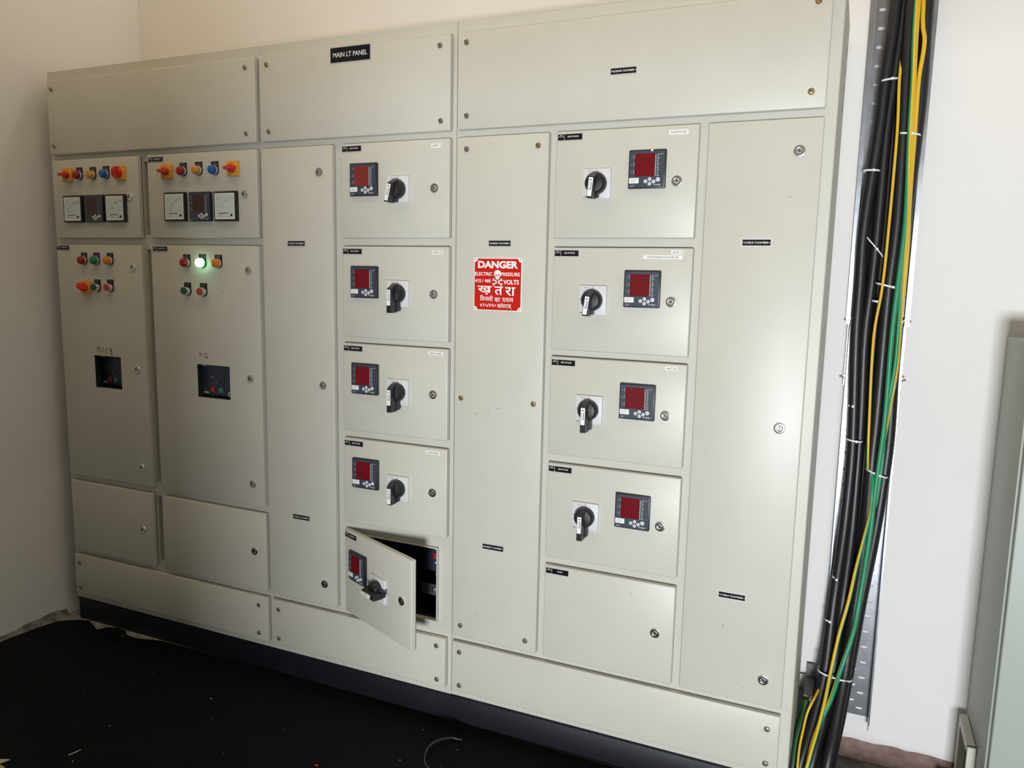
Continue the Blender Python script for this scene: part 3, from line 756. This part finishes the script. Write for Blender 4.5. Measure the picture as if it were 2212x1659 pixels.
# order each corner so the outline runs counter-clockwise
def corner(sx, sz):
    cx, cz = sx*(W2-i_), sz*(H2-i_)
    aH = 180 if sx > 0 else 0; aV = 270 if sz > 0 else 90
    p0 = (cx+c_*math.cos(R(aH)), cz); p1 = (cx, cz+c_*math.sin(R(aV)))
    out = []
    for k in range(7):
        t = k/6; a = math.pi/2*t
        out.append((cx+(-sx)*c_*math.cos(a), cz+(-sz)*c_*math.sin(a)))
    return out    # from the horizontal edge to the vertical edge
poly = corner(-1,-1)[::-1] + corner(1,-1) + corner(1,1)[::-1] + corner(-1,1)
mb.prism(poly, -.0023, -.0017, 'sign_red')
for sx in (-1,1):
    for sz in (-1,1): mb.lathe([(.0017,-.0018),(.0017,-.0026)], 'steel_screw', cx=sx*(W2-.005), cz=sz*(H2-.005), seg=10)
mb.build('sign_plate', sg)
mb = MB(); y = -.0026
mb.text('DANGER', .0005, .0553, .0205, y, 'sign_white', wfit=.1240, bold=.045)
mb.text('ELECTRIC', -.0437, .0290, .0100, y, 'sign_white', wfit=.0540, bold=.022)
mb.text('PRESSURE', .0393, .0290, .0100, y, 'sign_white', wfit=.0580, bold=.022)
mb.text('415 / 460', -.0455, .0100, .0100, y, 'sign_white', wfit=.0490, bold=.022)
mb.text('VOLTS', .0420, .0075, .0130, y, 'sign_white', wfit=.0480, bold=.03)
mb.text('\u0916\u093c', -.0392, -.0170, .0245, y, 'sign_white', wfit=.0450, bold=.018)
mb.text('\u0924', .0042, -.0175, .0240, y, 'sign_white', wfit=.0260, bold=.018)
mb.text('\u0930\u093e', .0400, -.0188, .0245, y, 'sign_white', wfit=.0315, bold=.018)
def words(items, z, h):
    for (t, x, w_) in items: mb.text(t, x, z, h, y, 'sign_white', wfit=w_, bold=.010)
words([('\u093f\u0935\u091c\u0932\u0940', -.0335, .0408)], -.0390, .0165)
words([('\u0915\u093e', .0010, .0178), ('\u0926\u0935\u093e\u0935', .0330, .0342)], -.0428, .0120)
words([('\u096a\u0967\u096b/\u096a\u096c\u0966', -.0284, .0500)], -.0590, .0105)
words([('\u0935', .0045, .0080), ('\u0932', .0220, .0085), ('\u091f\u0938', .0350, .0170)], -.0600, .0105)
words([('\u0939\u094b', .0130, .0110)], -.0585, .0150)
mb.text('\u094d', .0440, -.0665, .003, y, 'sign_white')
mb.build('lettering', sg, smooth=0)
mb = MB()
top = [(.0110*math.cos(R(a)), .0297+.0108*math.sin(R(a))) for a in range(-15, 196, 10)]
mb.prism(top+[(-.0085,.0225),(-.0058,.0208),(-.0050,.0178),(.0050,.0178),(.0058,.0208),(.0085,.0225)], y, y+.0006, 'sign_white')
mb.prism([(-.0062,.0188),(-.0050,.0155),(-.0025,.0138),(.0025,.0138),(.0050,.0155),(.0062,.0188),(.0030,.0172),(-.0030,.0172)], y, y+.0006, 'sign_white')
for sx in (-1,1): mb.prism([(sx*.0018,.0275),(sx*.0070,.0280),(sx*.0068,.0245),(sx*.0025,.0235)], y-.0003, y, 'sign_red')
mb.prism([(-.0016,.0212),(.0016,.0212),(0,.0240)], y-.0003, y, 'sign_red'); mb.prism([(-.0045,.0174),(.0045,.0174),(.0045,.0180),(-.0045,.0180)], y-.0003, y, 'sign_red')
for s_ in (1,-1):
    T = Matrix.Translation((0,0,.0068)) @ Matrix.Rotation(s_*R(29),4,'Y')
    mb.prism([(-.0140,-.0017),(.0140,-.0017),(.0140,.0017),(-.0140,.0017)], y, y+.0006, 'sign_white', T)
    for ex in (-1,1):
        for ez in (-1,1): mb.lathe([(.0023,y+.0006),(.0023,y)], 'sign_white', cx=ex*.0142, cz=ez*.0020, seg=14, T=T)
mb.build('skull_emblem', sg)

# ---- black base channel under the three sections
bc_ = MB(); bc_.box(.343, 3.035, .022, CY-.01, FZ, .106, 'base_black', bev=.003, seg=2); bc_.box(.343, 3.035, .019, CY, .106, .113, 'base_black', bev=.0015, seg=1)
tag(bc_.build('base_channel'), 'long black steel base channel carrying the beige switchboard above the mat', 'base frame')

# ---- rubber mat with a ragged back edge that leaves the cement bare in places
back = [(.335,-.022),(.37,-.002),(.41,.010),(.45,-.006),(.505,-.030),(.525,.004),(.56,.015),(.61,.012),(.645,-.012),(.70,-.016),(.75,-.002),(.80,.012),(.93,.014),(1.3,.017),(2.0,.016),(3.01,.012),(3.015,-.505),(5.6,-.505)]
left = [(.283,-1.6),(.278,-.9),(.276,-.40),(.280,-.22),(.290,-.12),(.305,-.05)]
poly = [(5.6,-4.0),(5.6,-.045)]+back[::-1][1:]+left[::-1]+[(.283,-4.0)]
poly = [(.283,-2.98),(5.6,-2.98)]+back[::-1]+left[::-1]
o = seg_poly_slab('rubber_mat', poly, FZ+.0005, FZ+.0055, 'rubber')
tag(o, 'black rubber floor mat covering the floor in front of the switchboard', 'mat')
MZ = FZ+.0055

# ------------------------------------------------------------------ cable tray, cables and ties on the back wall
def tray_sheet(x0, x1, z0, z1, y, seed):
    """perforated sheet with real slots"""
    bm = bmesh.new(); loops = []
    def loop(pts):
        vs = [bm.verts.new((x, y, z)) for x, z in pts]
        for i in range(len(vs)): bm.edges.new((vs[i], vs[(i+1) % len(vs)]))
    loop([(x0,z0),(x1,z0),(x1,z1),(x0,z1)])
    z = z0+.022; w_ = x1-x0
    while z < z1-.015:
        for (u, dz, hw, hh) in ((.145,0,.0095,.0042),(.30,.023,.0095,.0042),(.45,0,.0095,.0042),(.62,.023,.0095,.0042),(.80,0,.0095,.0042)):
            cx, cz = x0+w_*u, z+dz
            if cz+hh > z1-.006: continue
            pts = []
            for k in range(7): a = R(-90+180*k/6); pts.append((cx+hw-hh+hh*math.cos(a), cz+hh*math.sin(a)))
            for k in range(7): a = R(90+180*k/6); pts.append((cx-hw+hh+hh*math.cos(a), cz+hh*math.sin(a)))
            loop(pts)
        z += .050
    bmesh.ops.triangle_fill(bm, use_beauty=True, use_dissolve=False, edges=bm.edges[:])
    r = bmesh.ops.extrude_face_region(bm, geom=bm.faces[:])
    bmesh.ops.translate(bm, vec=(0,.0016,0), verts=[v for v in r['geom'] if isinstance(v, bmesh.types.BMVert)])
    return bm
def tray(label, x0, x1, z0, z1, lip, bottom_open=False):
    t = empty('cable_tray', ((x0+x1)/2, .494, z0), label, 'cable tray', 'galvanised cable trays on the back wall')
    b = t.location
    mb = MB(); mb.from_bm(tray_sheet(x0, x1, z0, z1, .4962, 1), 'galv', T=Matrix.Translation(-b)); mb.build('perforated_sheet', t, smooth=0)
    for sx, xx in ((-1, x0), (1, x1)):
        mb = MB(); mb.box(min(xx, xx-sx*.0018), max(xx, xx-sx*.0018),   .445, .4978, z0-(.018 if sx > 0 else 0), z1, 'galv')
        mb.box(min(xx, xx+sx*lip), max(xx, xx+sx*lip), .4438, .4452, z0, z1, 'galv')
        mb.build('side_rail', t, tuple(-v for v in b), smooth=0)
    return t
tl = tray('lower galvanised perforated cable tray behind the black cables, ending above the brick footing', 3.098, 3.2375, .092, 1.30, .0025)
tu = tray('upper galvanised perforated cable tray behind the black cables, running up out of sight', 3.094, 3.2385, 1.302, 3.19, .010)
for x in (3.0915, 3.2405):
    s = 1 if x > 3.2 else -1
    sp = empty('splice_plate', (x, .462, 1.20), 'galvanised splice plate bolted on the %s rail where the two cable trays meet' % ('right' if s > 0 else 'left'), 'splice plate', 'tray splice plates')
    mb = MB(); mb.box(-.0011, .0011, -.020, .018, -.075, .135, 'galv'); mb.build('plate', sp, smooth=0)
    for dz in (-.052, .115):
        mb = MB(); Tz = Matrix.Translation((0, 0, dz)) @ Matrix.Rotation(R(90)*s, 4, 'Z')
        mb.lathe([(.0062,-.001),(.0062,-.0055),(.005,-.006)], 'chrome', seg=6, T=Tz); mb.lathe([(.0032,-.006),(.0032,-.013)], 'steel_screw', seg=10, T=Tz)
        mb.lathe([(.0058,.001),(.0058,.006),(.004,.0065)], 'chrome', seg=6, T=Tz)
        mb.build('bolt', sp)

P3 = {
'B1':[(3.146, 0.415, 2.1702), (3.135, 0.4141, 1.9697), (3.1299, 0.4136, 1.8305), (3.1126, 0.4126, 1.5881), (3.1132, 0.4119, 1.4087), (3.1145, 0.4113, 1.265), (3.1254, 0.4105, 1.0388), (3.1295, 0.41, 0.9028), (3.1251, 0.4, 0.6962), (3.1131, 0.39, 0.484), (3.1047, 0.34, 0.2872), (3.0839, 0.28, 0.1537), (3.0589, 0.22, 0.0387)],
'B2':[(3.1642, 0.427, 2.1718), (3.1557, 0.4261, 1.9708), (3.1486, 0.4256, 1.8316), (3.1468, 0.4246, 1.5886), (3.143, 0.4239, 1.4094), (3.1374, 0.4234, 1.2654), (3.145, 0.4225, 1.0387), (3.1467, 0.422, 0.9023), (3.1462, 0.412, 0.6958), (3.1369, 0.402, 0.484), (3.1272, 0.352, 0.2867), (3.111, 0.292, 0.1543), (3.0893, 0.232, 0.0402)],
'B3':[(3.1794, 0.453, 2.1781), (3.1642, 0.4522, 1.976), (3.1652, 0.4516, 1.8351), (3.1672, 0.4506, 1.5903), (3.1637, 0.4499, 1.4098), (3.163, 0.4493, 1.265), (3.1649, 0.4485, 1.0363), (3.1644, 0.448, 0.8987), (3.1664, 0.438, 0.6911), (3.1598, 0.428, 0.4782), (3.1486, 0.378, 0.2792), (3.1321, 0.318, 0.1455), (3.1111, 0.258, 0.0307)],
'B4':[(3.1827, 0.411, 2.1647), (3.1847, 0.4101, 1.965), (3.1892, 0.4096, 1.8268), (3.1938, 0.4086, 1.5872), (3.1872, 0.4079, 1.4106), (3.1856, 0.4074, 1.2689), (3.1854, 0.4065, 1.045), (3.1827, 0.406, 0.91), (3.1824, 0.396, 0.7064), (3.1725, 0.386, 0.4972), (3.1589, 0.336, 0.302), (3.1449, 0.276, 0.1722), (3.1302, 0.216, 0.0621)],
'B5':[(3.2207, 0.427, 2.1653), (3.2254, 0.4261, 1.9654), (3.2236, 0.4256, 1.8277), (3.215, 0.4246, 1.5881), (3.2144, 0.4239, 1.4112), (3.2142, 0.4234, 1.2694), (3.2215, 0.4225, 1.0458), (3.2202, 0.422, 0.9109), (3.2071, 0.412, 0.7054), (3.1864, 0.402, 0.4936), (3.1679, 0.352, 0.2963), (3.1525, 0.292, 0.1653), (3.1352, 0.232, 0.0537)],
'B6':[(3.2022, 0.461, 2.178), (3.2067, 0.4602, 1.9746), (3.2081, 0.4596, 1.8342), (3.2095, 0.4586, 1.5905), (3.203, 0.4579, 1.4107), (3.2015, 0.4573, 1.2665), (3.2039, 0.4565, 1.0387), (3.2049, 0.456, 0.9018), (3.1987, 0.446, 0.6937), (3.185, 0.436, 0.48), (3.155, 0.386, 0.2769), (3.1284, 0.326, 0.1401), (3.1038, 0.266, 0.0236)],
'Y1':[(3.1676, 0.3946, 2.0569), (3.1686, 0.3941, 1.9626), (3.1741, 0.3936, 1.8249), (3.1739, 0.3926, 1.5863), (3.1705, 0.3919, 1.4103), (3.1594, 0.3914, 1.2686), (3.166, 0.3905, 1.0457), (3.1714, 0.39, 0.9121), (3.1731, 0.3873, 0.8586), (3.1744, 0.3833, 0.7779)],
'Y1L':[(3.1891, 0.376, 0.8364), (3.1895, 0.3727, 0.7693), (3.1777, 0.3687, 0.6864), (3.1646, 0.3647, 0.6023), (3.1523, 0.36, 0.5035), (3.1348, 0.3367, 0.4104), (3.1208, 0.31, 0.3055), (3.1121, 0.2773, 0.2343), (3.0999, 0.2439, 0.1636), (3.0829, 0.2015, 0.0841), (3.0758, 0.19, 0.018)],
'G1':[(3.193, 0.391, 2.1574), (3.2006, 0.3901, 1.9592), (3.2042, 0.3896, 1.8226), (3.2135, 0.3886, 1.5857), (3.2083, 0.3879, 1.4113), (3.2046, 0.3874, 1.2712), (3.2059, 0.3865, 1.0501), (3.201, 0.386, 0.9165), (3.1961, 0.3807, 0.809), (3.1938, 0.376, 0.7142), (3.1804, 0.366, 0.5066), (3.1702, 0.3427, 0.4154), (3.1452, 0.316, 0.3084), (3.1267, 0.2833, 0.2348), (3.1037, 0.256, 0.1722), (3.0856, 0.2196, 0.1025), (3.0793, 0.196, 0.0153)],
'Y2':[(3.1987, 0.397, 2.1586), (3.2042, 0.3962, 1.9603), (3.21, 0.3956, 1.8233), (3.2182, 0.3946, 1.5861), (3.2177, 0.3939, 1.4115), (3.2198, 0.3933, 1.2716), (3.219, 0.393, 1.1812), (3.2084, 0.3925, 1.0494), (3.2083, 0.392, 0.916), (3.2023, 0.3867, 0.8082), (3.1947, 0.3847, 0.7667)],
'Y3':[(3.2098, 0.403, 2.1592), (3.2208, 0.4026, 2.054), (3.2155, 0.4021, 1.9608), (3.2169, 0.4016, 1.824), (3.2192, 0.4009, 1.6603), (3.2244, 0.4002, 1.487), (3.2227, 0.3995, 1.3099), (3.2239, 0.399, 1.1809), (3.2134, 0.3985, 1.0489), (3.2038, 0.398, 0.9142), (3.1989, 0.3927, 0.8062), (3.1882, 0.388, 0.7097)],
'W1':[(3.0868, 0.2882, 0.2509), (3.0805, 0.2762, 0.224), (3.0674, 0.2609, 0.1886), (3.0611, 0.2427, 0.151), (3.0547, 0.2167, 0.1027), (3.0541, 0.19, 0.0472), (3.0574, 0.19, -0.0019)],
'GB0':[(3.0613, 0.3062, 0.2035), (3.0574, 0.2882, 0.164), (3.0436, 0.2558, 0.0984), (3.041, 0.22, 0.0247), (3.0418, 0.22, -0.0259)],
'GB1':[(3.0545, 0.3262, 0.1913), (3.0506, 0.3082, 0.1513), (3.0355, 0.2758, 0.0846), (3.0329, 0.24, 0.0099), (3.0337, 0.24, -0.0412)],
'GB2':[(3.0694, 0.3462, 0.1846), (3.0654, 0.3282, 0.1444), (3.0551, 0.2958, 0.0785), (3.0523, 0.26, 0.0033), (3.0532, 0.26, -0.0481)],
}
TIES=[
((3.124, 0.4021, 1.9619), (3.1664, 0.4022, 1.9658)) ,
((3.1768, 0.4016, 1.8224), (3.2308, 0.4015, 1.8161)) ,
((3.0984, 0.4012, 1.7277), (3.139, 0.4012, 1.7264)) ,
((3.1281, 0.4004, 1.538), (3.1576, 0.4003, 1.504)) ,
((3.156, 0.3999, 1.4201), (3.2208, 0.3999, 1.4052)) ,
((3.1492, 0.3998, 1.3712), (3.1681, 0.3997, 1.3692)) ,
((3.1084, 0.3986, 1.0714), (3.1281, 0.3986, 1.0691)) ,
((3.1121, 0.3983, 0.973), (3.1526, 0.3982, 0.9692)) ,
((3.1694, 0.3971, 0.8926), (3.2236, 0.3959, 0.8739)) ,
((3.1052, 0.3815, 0.5616), (3.1209, 0.381, 0.5533)) ,
((3.0947, 0.3647, 0.4329), (3.1139, 0.363, 0.4304)) ,
((3.087, 0.329, 0.2927), (3.1767, 0.3144, 0.2812)) ,
]
P3['B1'][0] = P3['B1'][0]
def ext(pts, up=True, down=None):
    p = list(pts)
    if up:
        a, b = Vector(p[0]), Vector(p[1]); dd = (a-b); dd.x *= .3; dd.y *= .2; k = (3.15-a.z)/max(.05, dd.z)
        p = [(a.x+dd.x*k*.25, a.y, 3.15), (a.x+dd.x*k*.12, a.y, (3.15+a.z)/2)] + p
    if down: p = p + down
    return p
blk = [('B1','leftmost thick black power cable of the bundle running down the cable tray','cable',.0155),
       ('B2','thick black power cable second from the left in the bundle on the tray','cable',.0150),
       ('B3','brownish black power cable lying behind the middle of the cable bundle','cable_brown',.0145),
       ('B4','thick black power cable at the front centre, just right of the thin yellow wire','cable',.0165),
       ('B6','black power cable behind the green and yellow earth wires','cable',.0140),
       ('B5','rightmost black power cable of the bundle, beside the right tray rail','cable',.0160)]
for k, lab, m_, rad in blk:
    p = P3[k]; e = Vector(p[-1])
    pts = ext(p, True, [(e.x-.012, e.y-.03, -.12), (e.x-.016, e.y-.04, -.36)])
    mb = MB(); tube(mb, pts, rad, [m_], 16, 5); tag(mb.build('power_cable', smooth=60), lab, 'cable', 'black power cables on the tray')
P3['Y1'] = [(3.184,.462,2.25),(3.178,.458,2.14),(3.173,.440,2.06)] + P3['Y1'][1:-2] + [(3.1755,.400,.885),(3.181,.428,.83),(3.187,.442,.74)]
P3['Y1L'] = [(3.180,.44,1.02),(3.186,.415,.93)] + P3['Y1L']
P3['Y3'] = P3['Y3'] + [(3.178,.405,.62),(3.172,.42,.50)]
P3['Y2'] = P3['Y2'] + [(3.186,.395,.66),(3.176,.42,.55)]
for k, lab, mats, rad, roll, up in (
    ('Y1','thin yellow earth wire running alone down the middle of the black cables',['wire_yellow','wire_green'],.0040,[(.75,-160),(.95,-90),(1.1,-10),(2,0)],False),
    ('Y1L','yellow and green earth wire on the lower left of the bundle',['wire_yellow','wire_green'],.0054,[(.1,60),(.55,60),(.75,110),(.9,170)],False),
    ('G1','green earth wire over the black cables, full height of the tray',['wire_green','wire_yellow'],.0066,[(.0,-120),(.18,-100),(.3,-60),(.5,-35),(1.0,0),(1.45,30),(1.75,100),(2.2,110)],True),
    ('Y2','yellow earth wire between the green wire and another yellow wire at the top',['wire_yellow','wire_green'],.0056,[(.8,-190),(1.2,-180),(1.5,-120),(1.75,-20),(3,0)],True),
    ('Y3','outer right yellow earth wire bowing outward near the top of the tray',['wire_yellow','wire_green'],.0056,[(.7,-190),(.95,-140),(1.2,-110),(1.4,-60),(1.6,0),(3,0)],True)):
    p = P3[k]
    if up: p = ext(p)
    if k in ('Y1L','G1'): q = Vector(p[-1]); p = p+[(q.x, q.y, -.25)]
    mb = MB(); tube(mb, p, rad, mats, 16, 5, roll); tag(mb.build('earth_wire', smooth=60), lab, 'wire', 'green and yellow earth wires')
mb = MB(); p = [(3.122,.375,.285),(3.108,.358,.262)]+P3['W1'][1:]; tube(mb, p+[(p[-1][0], p[-1][1], -.2)], .0036, ['wire_yellow'], 12, 5); tag(mb.build('earth_wire', smooth=60), 'thin yellow wire looping from the earthing strip beside the cabinet foot', 'wire')
for i, lab in enumerate(('dark green earth wire lugged to the strip, front one','dark green earth wire lugged to the strip, middle one','dark green earth wire lugged to the strip, hindmost one')):
    p = P3['GB%d' % i]; mb = MB(); tube(mb, p+[(p[-1][0], p[-1][1], -.2)], .0095, ['wire_dkgreen'], 12, 5)
    tag(mb.build('earth_wire', smooth=60), lab, 'wire', 'dark green earth wires beside the cabinet foot')
# earthing strip with bolt
es = empty('earthing_strip', (3.064, .45, .16), 'short flat steel earthing strip with a bolt low between cabinet side and cables', 'earthing strip')
mb = MB(); mb.box(-.012, .012, -.004, .0, -.02, .10, 'grey_steel'); mb.box(-.034, -.012, -.002, .002, .02, .06, 'offwhite'); mb.box(-.012, .012, -.13, -.004, .058, .062, 'grey_steel'); mb.build('strip', es, (0,0,-.01), smooth=0)
mb = MB(); mb.lathe([(.008,-.130),(.008,-.138),(.006,-.139)], 'chrome', seg=6, cz=.045); mb.lathe([(.004,-.138),(.004,-.152)], 'chrome', seg=10, cz=.045); mb.box(-.010,.010,-.131,-.129,.030,.062,'grey_steel'); mb.build('bolt', es, (0,0,-.01))

# cable ties: nylon band round its cables with a small head
tie_labels = ['highest white cable tie, round the two left black cables', 'white cable tie round the right cables near the top, below the highest one',
 'white cable tie on the two left cables above the CABLE CHAMBER plate level', 'white cable tie with a loose curved tail between the left cables',
 'long white cable tie round the right half of the bundle above the tray bolts', 'tiny white cable tie left of the yellow wire just under the long tie',
 'thin white cable tie on the leftmost cable below the lower tray bolts', 'bold white cable tie round the left cables halfway down',
 'white cable tie round green wire and right cables below mid height', 'thin cable tie slanting on the leftmost cable in the lower half',
 'thin cable tie on the leftmost cable, second from the bottom', 'lowest and widest white cable tie, round the whole bundle']
for (a, b), lab in zip(TIES, tie_labels):
    a = Vector(a); b = Vector(b); c = (a+b)/2; hw = (b-a).length/2+.002; sl = math.atan2(b.z-a.z, b.x-a.x)
    t = empty('cable_tie', tuple(c), lab, 'cable tie', 'white nylon cable ties')
    seg = 28; dep = min(.032, hw*.9+.006); bw_ = .0024; vs = []; fs = []
    yc = .016
    for k in range(seg):
        an = 2*math.pi*k/seg
        cx, sy = math.copysign(abs(math.cos(an))**.75, math.cos(an)), math.copysign(abs(math.sin(an))**.75, math.sin(an))
        for (g_, zz) in ((1.0,-bw_),(1.0,bw_),(.955,bw_),(.955,-bw_)):
            vs.append((hw*cx*g_, yc+dep*sy*g_*.9, zz+math.tan(sl)*hw*cx))
    for k in range(seg):
        q = (k+1) % seg
        for j in range(4): fs.append([4*k+j, 4*k+(j+1) % 4, 4*q+(j+1) % 4, 4*q+j])
    mb = MB(); mb.add(vs, fs, 'tie'); mb.build('band', t)
    mb = MB(); hx = .25*hw; mb.box(hx-.0035, hx+.0035, yc-dep*.9-.0045, yc-dep*.9+.001, -.0035+math.tan(sl)*hx, .0035+math.tan(sl)*hx, 'tie', bev=.001); mb.build('head', t)

# ------------------------------------------------------------------ second cabinet at the right edge
c2 = empty('distribution_box', (3.847, .30, -.06), 'grey-green metal cabinet at the right edge of the picture against the wall', 'electrical cabinet')
mb = MB(); mb.box(3.488-3.84, .36, .165-.30, .195, .0, 1.344, 'cab2', bev=.003, seg=2); mb.build('body', c2)
mb = MB(); mb.front_bevel_box(3.494-3.84, .354, .143-.30, .163-.30, .05, 1.335, 'cab2', .003); mb.build('door', c2)
mb = MB()
mb.box(3.466-3.84, 3.486-3.84, .285-.30, .46-.30, .222, .245, 'paint'); mb.box(3.466-3.84, 3.486-3.84, .440-.30, .46-.30, 0, .222, 'paint'); mb.box(3.466-3.84, 3.486-3.84, .278-.30, .290-.30, 0, .245, 'paint')
mb.build('side_bracket', c2, smooth=0, label='beige angle bracket at the foot of the side')
mb = MB(); ico = bmesh.new(); bmesh.ops.create_icosphere(ico, subdivisions=3, radius=1.0)
for v in ico.verts:
    q = 1+.22*math.sin(v.co.x*5+1)*math.cos(v.co.z*4)+random.uniform(-.06,.06); v.co = Vector((v.co.x*.022*q, v.co.y*.03*q, v.co.z*.03*q))
mb.from_bm(ico, 'cement'); tag(mb.build('plaster_lump', loc=(3.452, .40, -.036)), 'rough lump of dried plaster on the ledge at the foot of the right cabinet', 'rubble')

# ------------------------------------------------------------------ things lying on the mat
mb = MB(); zc = MZ+.0038
tube(mb, [(2.119,-.065,zc),(2.104,-.067,zc),(2.085,-.076,zc+.004),(2.061,-.114,zc+.010),(2.052,-.155,zc+.008),(2.064,-.195,zc),(2.086,-.220,zc),(2.13,-.245,zc),(2.19,-.265,zc)], .0035, ['wire_dark'], 12, 6)
tag(mb.build('wire_offcut', smooth=60), 'curved offcut of thin black wire lying on the rubber mat', 'wire')
def scrap(name, x, y, pts, m_, lab, cat, h=.0012, grp=None, rz=0):
    mb = MB(); n = len(pts)
    mb.add([(a, b, 0) for a, b in pts]+[(a, b, h+.001*((i*3) % 2)) for i, (a, b) in enumerate(pts)], [list(range(n))[::-1], list(range(n,2*n))]+[[i,(i+1)%n,n+(i+1)%n,n+i] for i in range(n)], m_)
    return tag(mb.build(name, loc=(x, y, MZ), rot=(0,0,rz), smooth=0), lab, cat, grp)
scrap('paper_scrap', .990, -.716, [(-.03,-.008),(.004,-.010),(.012,.014),(.002,.010),(-.012,.004)], 'paper', 'torn white paper scrap on the mat in the bottom left corner', 'litter', .002)
scrap('wrapper_scrap', 1.006, -.738, [(-.03,-.02),(.012,-.006),(.02,.006),(.002,.007),(-.02,.004)], 'paper_yellow', 'crumpled pale yellow wrapper scrap in the bottom left corner beside the paper', 'litter', .003)
scrap('paper_sliver', 1.133, -.600, [(-.0015,-.016),(.0015,-.016),(.003,.002),(.001,.018),(-.001,.004)], 'paper', 'thin pale sliver on the mat at the lower left', 'litter', .001, rz=-.25)
scrap('red_plastic_bit', 1.799, -.349, [(-.005,-.0015),(.005,-.0015),(.005,.0015),(-.005,.0015)], 'red_bit', 'tiny red plastic bit on the mat at the bottom edge', 'litter', .002)
cr = [(1.27,-.214,.0028),(1.109,-.464,.0022),(.641,-.027,.0030),(.976,-.181,.0018),(2.126,-.11,.0018),(2.0,-.226,.0020),(1.983,-.065,.0016),(1.167,-.632,.0028),(.70,-.10,.0014),(1.36,-.30,.0013),(1.60,-.25,.0013),(.86,-.36,.0013),(1.0,-.50,.0012),(2.12,-.20,.0014),(1.52,-.42,.0013)]
first = None
for i, (x, y, r_c) in enumerate(cr):
    if first is None:
        bm = bmesh.new(); bmesh.ops.create_icosphere(bm, subdivisions=1, radius=1.0); mb = MB(); mb.from_bm(bm, 'paper', T=Matrix.Diagonal((1,1,.6,1)))
        first = o = tag(mb.build('plaster_crumb'), None)
    else: o = first.copy(); C.objects.link(o)
    o.location = (x, y, MZ+r_c*.5); o.scale = (r_c, r_c*.8, r_c)
    tag(o, 'small pale crumb of plaster lying on the black rubber mat', 'litter', 'plaster crumbs on the mat')
